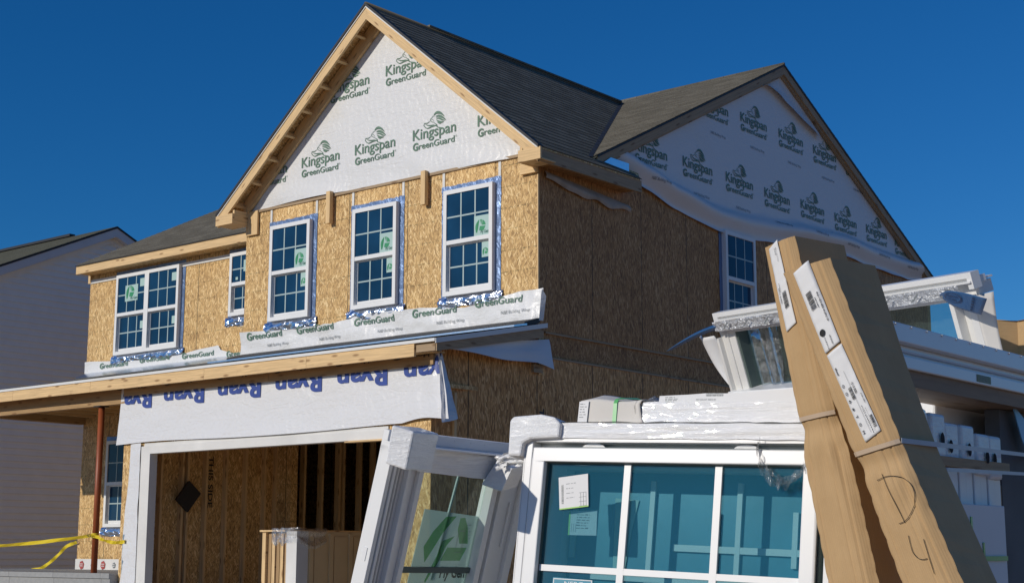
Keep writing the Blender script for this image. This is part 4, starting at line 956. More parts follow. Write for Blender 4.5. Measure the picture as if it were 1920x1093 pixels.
# foam corner and stretch wrap
mb = MB(); lpoly(mb, [(-.135, .012), (-.14, .135), (-.128, .150), (-.02, .158), (.035, .148), (.06, .125), (.058, .078), (-.05, .072), (-.080, .058), (-.084, .012)], -.14, .055, TM); obj('foam_corner', mb, M['foam'], PW, bevel=.008)
mb = MB()
def fn(a, b): u = -.05+1.05*a; return TM(u, .034+.010*abs(nz(a*3, b*9, 2)), .078+.052*b+.006*nz(a*9, 2, 2))
mb.surf(fn, 60, 10); 
def fn2(a, b): u = -.05+1.05*a; return TM(u, .034-.14*b, .131+.006*nz(a*12, b*5, 3)+.004)
mb.surf(fn2, 60, 6); obj('stretch_wrap', mb, M['filmwrap'], PW)
mb = MB(); pts = smooth2([(.770, .059), (.772, .02), (.79, -.02), (.825, -.052), (.86, -.058), (.885, -.045), (.93, -.0)], 6)
for off in (0, .012, -.009):
    P3 = [TM(a+off*.4, .042+.01*math.sin(k*.9+off*90), b+off+.004*math.sin(k*1.7)) for k, (a, b) in enumerate(pts)]
    mb.ribbon(P3, [TM(0, .008*math.sin(k*.8), .009+.004*math.sin(k*1.3+off*50))-TM(0, 0, 0) for k in range(len(P3))])
obj('film_tail', mb, M['film'], PW)
# ---- second window just behind it
W2 = thing('grilled_window', TM(.45, -.2, -1.85), 'white grilled window standing right behind the teal picture window', 'window')
mb = MB(); frame_ring(mb, -.06, 1.0, -1.6, .06, .06, -.22, -.135, TM); obj('frame', mb, M['vinyl'], W2)
mb = MB(); lbox(mb, 0, .94, -.20, -.195, -1.55, 0, TM); obj('pane', mb, M['teal_sky'], W2)
mb = MB()
for u, z0, z1 in ((.305, -.33, -.03), (.545, -.40, -.13), (.62, -.33, -.03), (.815, -.30, -.12)): lbox(mb, u, u+.018, -.19, -.18, z0, z1, TM)
for z, u0, u1 in ((-.262, .40, .95), (-.37, .02, .95)): lbox(mb, u0, u1, -.19, -.181, z, z+.022, TM)
lbox(mb, .30, .90, -.192, -.186, -.375, -.36, TM); obj('grille', mb, M['vinyl'], W2)
mb = MB(); lpoly(mb, [(.17, -.09), (.26, -.095), (.24, -.20), (.225, -.34), (.18, -.34)], -.19, -.189, TM); lbox(mb, .01, .03, -.19, -.18, -.30, -.02, TM); obj('label', mb, M['stick'], W2)

# ---- wrapped bundle lying on top
BU = thing('wrapped_bundle', TM(.6, -.05, .13), 'film wrapped bundle with a cardboard sleeve lying on top of the picture window', 'bundle')
mb = MB()
for k in range(4): lbox(mb, .13+.004*k, 1.25, -.12+.002*k, .012-.004*k, .134+.017*k, .149+.017*k, TM)
obj('slat', mb, M['vinyl2'], BU, bevel=.002)
mb = MB(); lpoly(mb, [(.392, .198), (.394, .230), (.50, .234), (.56, .238), (.63, .237), (.84, .250), (1.2, .256), (1.2, .198)], -.02, -.004, TM); obj('top_sheet', mb, M['label'], BU)
mb = MB(); put_text(mb, 'AN NUS-NY A0233-01', lambda a, b: TM(a, -.0035, b), .525, .214, .07, .006, .01); scribble(mb, TM, .415, .224, .05, -.0035, 4, .0025, .005, 3); barcode(mb, TM, .56, .228, .06, .006, -.0035, False, 8); barcode(mb, TM, .56, .2355, .06, .003, -.0035, False, 9); obj('printed_words', mb, M['inkg'], BU)
mb = MB()
prof = [(.118, .0), (.116, .09), (.130, .105), (.165, .118), (.21, .112), (.255, .104), (.30, .102), (.352, .104)]
def fn(a, b):
    u = .116+.236*a; zt = .0
    k = a*7; i = min(6, int(k)); t = k-i; zt = prof[i][1]*(1-t)+prof[i+1][1]*t if i > 0 else .098+.01*t
    cut = .0 if a < .93 else .0
    q = b*1.6; h1 = .076+.004*math.sin(a*7); up_ = .040-.022*a if a > .12 else .012+.23*a
    if q < 1: z = .134+h1*q; o = .022+.004*math.sin(a*6)
    else: z = .134+h1+(q-1)/.6*up_; o = .022-(q-1)/.6*.11
    return TM(u+(-.03*(q) if a > .9 else 0)*(1-q*.4)+(.05*(q-.8) if a > .85 and q > .8 else 0), o, z)
mb.surf(fn, 24, 18); obj('cardboard_sleeve', mb, M['greyb'], BU, solid=.003)
mb = MB(); lpoly(mb, [(.113, .134), (.1145, .205), (.150, .207), (.148, .134)], .031, .0325, TM); ll = obj('label', mb, M['label'], BU)
mb = MB(); scribble(mb, TM, .118, .195, .028, .033, 6, .003, .009, 21); obj('printed_words', mb, M['inkg'], BU)
mb = MB(); mb.ribbon([TM(.247, .0245, .132), TM(.247, .026, .20), TM(.250, .022, .214), TM(.262, .0, .222), TM(.285, -.08, .236)], [TM(.007, 0, 0)-TM(0, 0, 0)]*3+[TM(.008, 0, -.002)-TM(0, 0, 0), TM(.010, 0, -.003)-TM(0, 0, 0)]); obj('strap', mb, M['gstrap'], BU, solid=.001)
mb = MB()
def fn(a, b): return TM(.345+.905*a, .016+.008*abs(nz(a*5, b*12, 7)), .132+.072*b+.004*nz(a*9, 1, 4))
mb.surf(fn, 60, 14); obj('stretch_wrap', mb, M['filmwrap'], BU)
mb = MB()
def fn(a, b): return TM(.315+.07*a, -.03-.06*b, .205+.035*math.sin(a*3.14)*math.sin(.4+b*2)+.006*nz(a*9, b*9, 2))
mb.surf(fn, 12, 8); obj('film_bunch', mb, M['film'], BU)

# ---- left leaning window
TW = frame((8.781, -11.63, .277), (-.024, 1, -.014), (.26, .02, .966))
LW = thing('sash_window', TW(.2, 0, -1.85), 'white window unit leaning against the left end of the stack, its pane with a big green leaf sticker', 'window')
BH = 1.75
mb = MB()
lbox(mb, -.150, -.012, -.055, -.012, -BH, .05, TW); lbox(mb, -.168, -.150, -.055, .004, -BH, .06, TW)
lbox(mb, -.012, .012, -.03, .004, -BH, .02, TW); lbox(mb, -.075, -.062, -.012, .010, -BH, .02, TW); lbox(mb, -.143, -.130, -.012, .006, -BH, .03, TW)
obj('jamb', mb, M['vinyl'], LW, bevel=.002)
mb = MB(); lbox(mb, -.112, -.106, -.012, -.009, -BH, .03, TW); lbox(mb, -.095, -.090, -.012, -.0095, -BH, .03, TW); lbox(mb, -.055, -.050, -.012, -.009, -BH, .02, TW); obj('jamb_groove', mb, M['greyframe'], LW)
mb = MB()
for z in (-.14, -.24, -.345, -.45): lbox(mb, -.122, -.1195, -.012, -.008, z, z+.012, TW)
lbox(mb, -.1705, -.168, -.03, -.012, -.33, -.285, TW); obj('screw_slot', mb, M['label'], LW)
mb = MB()
lbox(mb, .40, .43, -.05, .004, -BH, .02, TW); lbox(mb, .447, .463, -.05, .006, -BH, .0, TW); lbox(mb, .463, .56, -.055, -.010, -BH, .06, TW); lbox(mb, .56, .60, -.055, .004, -BH, .08, TW); lbox(mb, .43, .447, -.05, -.02, -BH, 0, TW); lbox(mb, .525, .535, -.010, -.002, -.27, -.10, TW)
obj('jamb', mb, M['vinyl'], LW, bevel=.002)
mb = MB(); lbox(mb, -.168, .60, -.055, -.012, -.005, .070, TW); lbox(mb, -.168, .60, -.055, .030, .070, .076, TW); lbox(mb, -.168, .60, -.055, -.03, .076, .112, TW); obj('head', mb, M['vinyl'], LW, bevel=.002)
mb = MB()
for u in (.17, .26, .34): lbox(mb, u, u+.004, -.030, -.0285, .097, .101, TW)
obj('screw_slot', mb, M['label'], LW)
mb = MB(); lbox(mb, .012, .40, -.034, -.030, -BH, -.005, TW); obj('pane', mb, M['clear'], LW)
mb = MB(); lbox(mb, .0, .445, -.0295, -.020, -.372, -.352, TW); obj('bar', mb, M['gasket'], LW)
mb = MB(); mb.prism([TW(.244, -.044, -.01), TW(.252, -.044, -.01), TW(.225, -.044, -.40), TW(.215, -.044, -.40)], TW(0, .006, 0)-TW(0, 0, 0)); obj('glass_edge', mb, M['grille'], LW)
mb = MB(); lpoly(mb, [(.103, -.149), (.40, -.166), (.40, -.62), (.09, -.62)], -.0395, -.037, TW); stk = obj('sticker', mb, m_sheet('sticker_sheet', (.72, .82, .78)), LW)
LG = M['green'] if False else m_sheet('leaf_green', (.05, .42, .04))
mb = MB()
z2 = lambda a, b: (a, b)
def zc(a, b):    # zoomed photo coords of the sticker -> window plane
    p = onpl(660+a/5.647, 900+b/5.647, TW(0, -.036, 0), TW(0, 1, 0)-TW(0, 0, 0)); return p
for poly in ([(765, 870), (758, 700), (860, 540), (1000, 385), (1110, 380), (960, 560), (880, 690)], [(765, 1060), (900, 790), (960, 640), (1090, 590), (1000, 690), (930, 840), (850, 960), (770, 1090)],
             [(1150, 400), (1200, 395), (1226, 500), (1226, 670), (1135, 670), (1120, 520)], [(930, 850), (1010, 710), (1215, 712), (1140, 850)]):
    mb.face(list(reversed([zc(*p) for p in poly])))
obj('leaf_emblem', mb, LG, LW)
mb = MB(); put_text(mb, 'Ply Gem', lambda a, b: TW(.255+a, -.0355, -.392+b), 0, 0, .15, .04, .03); obj('printed_words', mb, M['ink'], LW)
mb = MB(); frame_ring(mb, .31, .345, -.30, -.22, .002, -.0365, -.036, TW); scribble(mb, TW, .33, -.20, .05, -.0365, 6, .003, .012, 33); obj('printed_words', mb, M['inkg'], LW)
mb = MB(); c0 = TW(-.135, 0, .065)
FB = MB()
fa = [dep(735, 796, 4.82), dep(776, 809, 4.80), dep(761, 881.5, 4.78), dep(721, 868, 4.80)]
dv = (dep(824, 813, 4.95)-fa[1])
pb = [p+dv for p in fa]
FB.face([fa[0], fa[3], fa[2], fa[1]]); FB.face(pb); 
for k in range(4): FB.face([fa[k], fa[(k+1) % 4], pb[(k+1) % 4], pb[k]])
obj('foam_corner', FB, M['foam'], LW, bevel=.006)
FB = MB()
q = [dep(933, 861, 5.34), dep(902, 908, 5.34), dep(940, 922, 5.27), dep(960, 878, 5.27)]
dq = dep(988, 870, 5.42)-q[3]
q2 = [p+dq for p in q]
FB.face([q[0], q[1], q[2], q[3]]); FB.face(list(reversed(q2)))
for k in range(4): FB.face([q[(k+1) % 4], q[k], q2[k], q2[(k+1) % 4]])
obj('foam_corner', FB, M['foam'], LW, bevel=.004)
mb = MB()
def fn(a, b): return TW(-.03+.42*a, .006+.008*abs(nz(a*4, b*10, 3)), -.012+.085*b-.01*a+.003*nz(a*8, 2, 2))
mb.surf(fn, 30, 14)
mb.surf(lambda a, b: dep(930+60*a, 858-12*math.sin(a*3)+26*b, 5.27)+Vector((.012*nz(a*6, b*5, 1), .02*nz(a*5, b*6, 2), .012*nz(a*7, b*4, 3))), 16, 10)
obj('stretch_wrap', mb, M['filmwrap'], LW)

# ---- packed windows standing in the stack behind, seen from their ends
XE = 10.1
ys = -11.08; lab = ['nearest the carton', 'second from the carton', 'third from the carton', 'in the middle of the row', 'third from the dark board', 'second from the dark board', 'next to the dark board']
for k in range(7):
    th = .118; y0 = ys+.36+k*.128 if k else -10.90
    y0 = -10.72+k*.131
    top = .395-.012*k
    g_ = thing('packed_window', (9.6, y0+.05, -1.45), 'film wrapped white window standing on edge in the stack, its foam corner '+lab[k], 'window', 'packed windows in the stack')
    mb = MB(); mb.box(8.95, XE-.012, y0, y0+.058, -1.45, .292); mb.box(8.95, XE-.016, y0+.064, y0+.125, -1.45, .290); obj('frame', mb, M['vinyl'], g_, bevel=.003)
    mb = MB(); mb.box(XE-.20, XE+.004*(k % 3), y0-.004, y0+.117, top-.06, top+.105-.012*(k % 2)); obj('foam_corner', mb, M['foam'], g_, bevel=.012)
    mb = MB(); c = Vector((XE+.0045*(k % 3)+.002, y0+.03+.02*(k % 3), top+.015-.008*(k % 2)))
    n_ = 14; mb.face([c+Vector((.004, .018*math.cos(2*math.pi*j/n_), .024*math.sin(2*math.pi*j/n_))) for j in range(n_)])
    obj('hole', mb, M['voidm'], g_)
    mb = MB(); mb.box(8.95, 9.75, y0, y0+.09, top-.05, top+.04); obj('top_rail', mb, M['vinyl2'], g_)
    if k in (1, 3, 4):
        mb = MB(); put_text(mb, 'J1 16x6', lambda a, b: (XE-.011, y0+.01+b, .05-a-.07*k), 0, 0, .10, .018, .02); obj('printed_words', mb, M['inkg'], g_)
mb = MB(); mb.box(XE-.02, XE+.012, -10.85, -9.78, .295, .328); SK = tag(obj('brown_shadow', mb, M['lumber_side']), 'brown batten tied under the foam corners of the stack', 'shadow_strip')  # brown strip stands in for the shadow band below the foam corners
tag(obj('white_crate', (lambda m: (m.box(8.7, 9.86, -9.86, -8.7, -1.45, .61, world=True), m)[1])(MB()), M['vinyl'], bevel=.01), 'plain white crate behind the row of foam corners, its top in the sun', 'crate')
# white carton with crossed green straps below
WC = thing('white_carton', (XE-.15, -10.1, -1.45), 'slim white carton with crossed green straps at the right end of the stack', 'carton')
mb = MB(); mb.box(XE-.30, XE+.035, -10.33, -9.91, -1.45, .165); obj('carton_body', mb, M['label'], WC, bevel=.004)
mb = MB()
for y, z0, z1 in ((-10.235, -.17, .12), (-10.135, -.20, .03)): mb.box(XE+.036, XE+.039, y, y+.014, z0, z1)
mb.box(XE+.040, XE+.042, -10.33, -9.92, -.035, -.018); obj('strap', mb, M['gstrap'], WC)
mb = MB(); put_text(mb, 'FRAGILE', lambda a, b: (XE+.037, -10.27+b, .11-a), 0, 0, .09, .02, .02); obj('printed_words', mb, M['inkg'], WC)
# ---- long door frame members lying over the stack towards the back
def longbar(name, x0, x1, z0, z1, y0, y1, m, lab, cat, extra=None):
    return None
DF = thing('door_frame_bundle', (10.0, -9.2, .56), 'long white door frame member lying front to back over brown timber on the stack', 'door frame')
Y0, Y1 = -11.0, -7.6
mb = MB(); mb.box(9.86, 10.11, Y0, Y1, .700, .765); mb.box(9.9, 10.075, Y0, Y1, .655, .700); mb.box(9.88, 10.09, Y0, Y1, .672, .680); obj('frame_member', mb, M['vinyl2'], DF, bevel=.004)
mb = MB(); mb.box(9.87, 10.115, Y0+.02, Y1, .610, .654); obj('track', mb, M['vinyl2'], DF, bevel=.004)
mb = MB(); mb.box(9.88, 10.10, Y0+.02, Y1, .555, .609, grain=1); obj('timber', mb, M['brownb'], DF)
mb = MB()
for k in range(16): mb = MB(); y = -10.72+k*.125; mb.tube([(10.1105, y, .757), (10.114, y, .757)], .004, 8); obj('screw', mb, M['label'], DF)
mb = MB(); mb.box(10.1155, 10.117, -10.06, -9.93, .618, .645); lbk = obj('label', mb, m_plain('label_olive', (.16, .19, .10), .5, var=.1), DF)
mb = MB(); scribble(mb, lambda u, o, z: Vector((10.1172+o, -10.05+u, .638+z)), .01, 0, .1, 0, 3, .004, .008, 41); obj('printed_words', mb, M['inkg'], DF)

# ---- wide upper window leaning on the stack
KU = 1.28
_tu = frame(CAM+(Vector((9.129, -10.304, .936))-CAM)*KU, (.903, -.426, -.054), (-.089, -.31, .946))
TU = lambda u, o, z: _tu(u*KU, o*KU, z*KU)
UW = thing('wide_window', TU(.75, 0, -.35), 'wide white window with film covered head propped across the top of the stack', 'window')
mb = MB()
lbox(mb, 0, 1.485, -.035, .0, -.014, .004, TU); lbox(mb, .004, 1.482, -.06, -.012, -.035, -.014, TU); lbox(mb, .03, 1.48, -.09, .006, -.030, -.024, TU)
lbox(mb, .0, .03, -.10, .0, -.06, -.014, TU); lbox(mb, 1.462, 1.485, -.035, .0, -.05, -.014, TU); lbox(mb, .03, 1.47, -.09, -.03, -.075, -.035, TU); obj('head', mb, M['vinyl2'], UW, bevel=.003)
mb = MB(); lbox(mb, -.015, 1.40, -.10, -.02, -.085, -.062, TU); lbox(mb, -.018, .082, -.10, -.024, -.36, -.085, TU); lbox(mb, -.024, -.010, -.10, -.004, -.36, -.10, TU); lbox(mb, .035, .040, -.024, -.018, -.36, -.085, TU); obj('jamb', mb, M['trim'], UW, bevel=.002)
mb = MB(); lbox(mb, 1.358, 1.378, -.06, .004, -.40, -.075, TU); lbox(mb, 1.378, 1.425, -.06, -.03, -.40, -.07, TU); lbox(mb, 1.425, 1.455, -.06, -.01, -.40, -.07, TU); obj('jamb', mb, M['trim'], UW, bevel=.002)
mb = MB(); lbox(mb, -.01, 1.40, -.10, .02, -.375, -.318, TU); lbox(mb, .02, 1.4, -.02, .03, -.335, -.322, TU); obj('sill', mb, M['vinyl2'], UW, bevel=.003)
mb = MB(); lbox(mb, .082, .096, -.08, -.03, -.32, -.085, TU); obj('gasket', mb, M['gasket'], UW)
mb = MB(); lbox(mb, .09, 1.36, -.075, -.070, -.32, -.085, TU); obj('pane', mb, M['clear'], UW)
mb = MB()
def fn(a, b): return TU(.02+1.42*a, .012+.012*abs(nz(a*14, b*5, 2))+.012*b, -.070+.042*b+.004*nz(a*20, b, 1))
mb.surf(fn, 110, 8); obj('head_film', mb, m_foil('crinkled_film', (.68, .70, .73), .3, 1.1, .35, 22), UW)
mb = MB()
for k in range(10): u = .10+k*.14; mb.prism([TU(u, .034, -.06), TU(u+.012, .034, -.06), TU(u+.05, .036, -.035), TU(u+.04, .036, -.035)], TU(0, .001, 0)-TU(0, 0, 0))
obj('film_print', mb, M['inkg'], UW)
mb = MB()
for u0, wdt in ((.13, .10), (.22, .06), (.34, .04)):
    mb.surf(lambda a, b: TU(u0+wdt*a+.03*b, -.06+.012*math.sin(a*9+b*3)+.006*nz(a*9, b*9, 3), -.32+.235*b), 14, 14)
obj('stretch_wrap', mb, M['film'], UW)
# blue printed film flaps at both upper corners
mb = MB()
def qb(P, t): return tuple((1-t)**2*P[0][i]+2*t*(1-t)*P[1][i]+t*t*P[2][i] for i in (0, 1))
def fn(a, b):   # left flap droops outwards
    p, q = qb([(.03, -.040), (-.13, -.052), (-.270, -.108)], a), qb([(.035, -.064), (-.06, -.060), (-.262, -.112)], a)
    return TU(p[0]+(q[0]-p[0])*b, .012+.05*a-.05*b*(1-a)+.03*math.sin(b*3), p[1]+(q[1]-p[1])*b)
mb.surf(fn, 20, 6); obj('film_flap', mb, M['bluefilm'], UW, solid=.002)
mb = MB()
def fn(a, b):   # white sheet curling down the left side
    z = -.085-.26*b; l = -.20+.19*b**.75+.0; u = l+(-.018-l)*a
    return TU(u, -.05+.07*math.sin(a*2.2+b*2.0)*(1-b)+.03*(1-a)*b, z)
mb.surf(fn, 14, 18); obj('side_sheet', mb, M['label'], UW, solid=.002)
def flapR(a, b):
    p = qb([(1.345, -.052), (1.46, -.010), (1.585, -.079)], a); q = qb([(1.350, -.056), (1.43, -.078), (1.512, -.130)], a)
    return TU(p[0]+(q[0]-p[0])*b, .02+.05*math.sin(a*2.4)-.03*b*a, p[1]+(q[1]-p[1])*b)
mb = MB(); mb.surf(flapR, 20, 10); FR = obj('film_flap', mb, M['bluefilm'], UW, solid=.002)
def fr2(a, b): p = flapR(a, 1-b); return p+(TU(0, .004, 0)-TU(0, 0, 0))
mb = MB(); ring = [(.48+.20*math.cos(t_), .58+.32*math.sin(t_)) for t_ in [2*math.pi*k/24 for k in range(25)]]
V, F = stroke(ring, .03); flat2d(mb, V, F, fr2)
put_text(mb, 'WINDOW', fr2, .33, .60, .30, .14, .02); put_text(mb, 'FILM', fr2, .38, .40, .20, .12, .02)
for k in range(5): mb.raw([fr2(.84, .10+k*.17), fr2(.875, .10+k*.17), fr2(.875, .20+k*.17), fr2(.84, .20+k*.17)], [(0, 1, 2, 3)])
obj('film_print', mb, M['blueink'], UW)
mb = MB()
def fn(a, b): z = -.075-.33*b; return TU(1.455+.03*a+.012*(1-b)*a, -.012-.05*a+.02*math.sin(b*3)*a, z)
mb.surf(fn, 6, 14); obj('side_sheet', mb, M['greyb'], UW, solid=.002)

# ---- cardboard behind at right, dark board, blue sheet
mb = MB(); a0 = dep(1862, 597, 6.6); 
P = [dep(1862, 598, 6.6), dep(1908, 602, 6.6), dep(1912, 720, 6.6), dep(1868, 720, 6.6)]; mb.prism(P, (-.12, .75, 0)); P = [dep(1908, 602, 6.6), dep(1990, 585, 6.4), dep(1990, 760, 6.4), dep(1912, 720, 6.6)]; mb.prism(P, (.02, .7, 0))
tag(obj('cardboard_box', mb, M['card2'], bevel=.006), 'brown cardboard box behind the stack at the right edge, one corner sunlit', 'box')
DB = thing('dark_board', (10.0, -9.3, -1.5), 'dark grey board leaning upright beyond the white carton at right', 'board')
mb = MB(); mb.prism([(10.02, -9.70, -1.5), (10.02, -9.62, .553), (10.02, -8.3, .553), (10.02, -8.3, -1.5)], (-.06, 0, 0)); obj('board', mb, M['darkboard'], DB)
mb = MB(); mb.prism([(10.03, -9.74, -1.5), (10.03, -9.70, .25), (10.03, -9.665, .25), (10.03, -9.70, -1.5)], (-.05, 0, 0)); obj('edge_batten', mb, M['brownb'], DB)
mb = MB(); mb.prism([onpl(1898, 756, Vector((10.06, 0, 0)), Vector((1, 0, 0))), onpl(1932, 800, Vector((10.06, 0, 0)), Vector((1, 0, 0))), onpl(1936, 870, Vector((10.06, 0, 0)), Vector((1, 0, 0))), onpl(1916, 822, Vector((10.06, 0, 0)), Vector((1, 0, 0)))], (-.004, 0, 0)); tag(obj('blue_sheet', mb, M['bluesheet']), 'bright blue pointed scrap of plastic sheet hanging under the door frame', 'plastic sheet')

# ---- cartons
def carton(name, lab, LP, RP, SP, d0, d1, strap_t, seed, label_fn=None, grp='tall cartons leaning on the stack'):
    """LP, RP, SP: photo positions of the left, right and rear-right edges at stations from top to bottom; depth runs d0->d1"""
    n = 70; rnd = random.Random(seed)
    def interp(tab, y):
        for (xa, ya), (xb, yb) in zip(tab, tab[1:]):
            if y <= yb: t = (y-ya)/(yb-ya); return xa+(xb-xa)*t
        (xa, ya), (xb, yb) = tab[-2:]; return xb+(xb-xa)*(y-yb)/(yb-ya)
    Lc, Rc, Sc = [], [], []
    for k in range(n+1):
        t = k/n
        def pt(tab, dd):
            ya, yb = tab[0][1], 2150; y = ya+(yb-ya)*t; d = d0+(d1-d0)*(y-480)/610; return dep(interp(tab, y), y, d+dd)
        Lc.append(pt(LP, 0)); Rc.append(pt(RP, -.10)); Sc.append(pt(SP, .13))
    return Lc, Rc, Sc
seed_t = {3: .205, 5: .222}
def build_carton(name, lab, LP, RP, SP, d0, d1, seed, flapw=.0):
    Lc, Rc, Sc = carton(name, lab, LP, RP, SP, d0, d1, 0, seed)
    root = thing(name, Lc[-1]*.5+Sc[-1]*.5, lab, 'carton', 'tall cartons leaning on the stack'); n = len(Lc)
    nrm = [(Rc[k]-Lc[k]).cross((Lc[min(k+1, n-1)]-Lc[max(k-1, 0)])).normalized() for k in range(n)]
    for k in range(n):
        if nrm[k].dot(CAM-Lc[k]) < 0: nrm[k] = -nrm[k]
    Bc = [Lc[k]+(Sc[k]-Rc[k]) for k in range(n)]
    prof = [(0, -.010), (.05, .0), (.12, .001), (.145, -.003), (.17, .001), (.45, .003), (.60, .002), (.625, -.002), (.65, .002), (.77, .001), (.80, -.005), (.84, -.002), (.93, -.010), (1, -.018)]
    ts = seed_t[seed]
    def face(s, t, off=0.0):
        k = t*(n-1); i = min(n-2, int(k)); q = k-i
        L = Lc[i].lerp(Lc[i+1], q); Rr = Rc[i].lerp(Rc[i+1], q); N = nrm[i].lerp(nrm[i+1], q)
        j = 0
        while j < len(prof)-2 and s > prof[j+1][0]: j += 1
        w_ = (s-prof[j][0])/(prof[j+1][0]-prof[j][0]); dz = prof[j][1]+(prof[j+1][1]-prof[j][1])*w_
        ed = 1 if (s > .965 or s < .03) else 0
        jag = .022*abs(math.sin(t*128+seed))*(.8+.3*nz(t*23, seed, 1))+.006*nz(t*170, seed, 2)
        pin = math.exp(-((t-ts)/.012)**2); below = max(0, 1-abs(t-ts-.03)/.05)
        crumple = .0025*nz(t*9, s*3, seed)+.003*nz(t*26, s*6, seed+4)*(.35+2.2*below)-pin*.007*(1+abs(s-.5)*1.5)+.004*below*math.sin(s*17+seed)
        return L+(Rr-L)*(s+ed*jag*(1 if s > .5 else -1)+(.5-s)*.07*pin)+N*(dz+off+crumple)
    mb = MB(); N2 = 44; V = []; T_ = []; m = 420
    ln = sum((Lc[k+1]-Lc[k]).length for k in range(n-1))
    mb.surf(lambda a, b: face(a, b), N2, m, (1, 1))
    mb.uv = [[(v*ln, u*.2) for u, v in f] for f in mb.uv]
    # left flank, right flank, top, back
    def side(A, B, flip):
        for k in range(n-1):
            q = [A[k], B[k], B[k+1], A[k+1]]
            if flip: q.reverse()
            mb.face(q, [(k*.03, 0), (k*.03, .2), (k*.03+.03, .2), (k*.03+.03, 0)])
    body = obj('carton_front', mb, M['card'], root)
    mb = MB(); E = [face(1, k/(n-1), -.002)-(Rc[k]-Lc[k])*.012 for k in range(n)]; E0 = [face(0, k/(n-1), -.002)+(Rc[k]-Lc[k])*.012 for k in range(n)]
    side(E, Sc, False); side(Sc, Bc, False); side(Bc, E0, False)
    mb.face([E0[0], E[0], Sc[0], Bc[0]]); mb.face([E0[-1], Bc[-1], Sc[-1], E[-1]])
    obj('carton_body', mb, M['card2'], root)
    return root, face, Lc, Rc, Sc
LPb = [(1432, 466), (1494, 780), (1507, 863), (1551, 1093)]; RPb = [(1482, 443), (1558, 772), (1586, 845), (1641, 1093)]; SPb = [(1583, 460), (1660, 790), (1740, 1093)]
BC, faceB, Lb, Rb, Sb = build_carton('tall_carton', 'rear tall brown carton with one long white label, leaning left of the hand marked one', LPb, RPb, SPb, 4.46, 4.32, 3)
LPf = [(1467, 513), (1600, 854), (1690, 1093)]; RPf = [(1550, 484), (1681, 824), (1800, 1093)]; SPf = [(1641, 498), (1697, 676), (1757, 840), (1870, 1093)]
FC, faceF, Lf, Rf, Sf = build_carton('tall_carton', 'front tall brown carton hand marked D 4 with two white labels', LPf, RPf, SPf, 4.32, 4.10, 5)
def tpos(face, px, s0=.5):
    """t along the carton at which the face crosses photo row px at station s0"""
    lo, hi = 0, 1
    for _ in range(30):
        m_ = (lo+hi)/2; p = face(s0, m_)-CAM; y = 546.5-FPX*p.dot(CU)/p.dot(_f)
        if y < px: lo = m_
        else: hi = m_
    return lo
def paper(face, root, s0, s1, t0, t1, ds=0.0, skew=0.0, seed=0):
    mb = MB(); mb.surf(lambda a, b: face(s0+(s1-s0)*a+ds*b, t0+(t1-t0)*b+skew*a, .0035+.002*abs(nz(b*9, a, seed))), 6, 40); return obj('label', mb, M['label'], root, solid=.0006)
def onface(face, s0, s1, t0, t1, ds=0.0, skew=0.0):
    return lambda a, b: face(s0+(s1-s0)*a+ds*b, t0+(t1-t0)*b+skew*a, .0075)
def bars(mb, fn, a0, a1, b0, b1, seed):
    rnd = random.Random(seed); p = b0; st = (b1-b0)/34
    while p < b1:
        h = st*rnd.choice((.7, 1, 1.8)); mb.raw([fn(a0, p), fn(a1, p), fn(a1, p+h), fn(a0, p+h)], [(0, 1, 2, 3)]); p += h+st*rnd.choice((.6, 1))
def dots(mb, fn, a, b0, b1, seed, wd=.05):
    rnd = random.Random(seed); p = b0
    while p < b1:
        h = rnd.uniform(.008, .022); mb.raw([fn(a, p), fn(a+wd*rnd.uniform(.6, 1), p), fn(a+wd*rnd.uniform(.6, 1), p+h), fn(a, p+h)], [(0, 1, 2, 3)]); p += h+.008
def vtext(mb, txt, fn, a, b0, b1, cap):
    v, f, wd = text2d(txt, .02); mb.raw([fn(a+p[1]/.72*cap, b0+(b1-b0)*p[0]/wd) for p in v], f)
# labels on the front carton
tp = tpos(faceF, 500); tq = tpos(faceF, 657)
A = (.24, .63, tp*0+.004, tq, .02, -.008); paper(faceF, FC, *A, seed=1); fn = onface(faceF, *A)
mb = MB(); bars(mb, fn, .22, .55, .30, .50, 5); vtext(mb, '4-6-1 RX-850 4-24-2 W', fn, .80, .36, .72, .10); dots(mb, fn, .62, .40, .52, 3); vtext(mb, 'RECEIVED', fn, .60, .86, .97, .06); dots(mb, fn, .30, .84, .98, 8, .04); obj('label_print', mb, M['ink'], FC)
mb = MB(); c = [fn(.30+.17*math.cos(2*math.pi*k/20), .785+.038*math.sin(2*math.pi*k/20)) for k in range(20)]; mb.raw(c, [tuple(range(20))]); obj('label_dot', mb, M['ink'], FC)
A = (.27, .66, tpos(faceF, 661), tpos(faceF, 826), .11, -.008); paper(faceF, FC, *A, seed=2); fn = onface(faceF, *A)
mb = MB()
for k, ch in enumerate(('O', 'O', '6', '#', 'T', 'O', 'H')): put = text2d(ch, .05); vtext(mb, ch, fn, .12, .36+k*.088, .36+k*.088+.035, .12)
vtext(mb, '12 15 2022', fn, .62, .40, .52, .11); bars(mb, fn, .36, .54, .43, .56, 7); bars(mb, fn, .80, .95, .80, .93, 6); vtext(mb, 'Mixed', fn, .14, .17, .25, .10); dots(mb, fn, .62, .66, .96, 12, .03); dots(mb, fn, .75, .70, .96, 13, .02); vtext(mb, '0-30-160-1', fn, .86, .55, .66, .06)
mb.raw([fn(.52, .25), fn(.53, .25), fn(.53, .95), fn(.52, .95)], [(0, 1, 2, 3)]); obj('label_print', mb, M['ink'], FC)
A = (.22, .58, .004, tpos(faceB, 617), .02, -.006); paper(faceB, BC, *A, seed=4); fn = onface(faceB, *A)
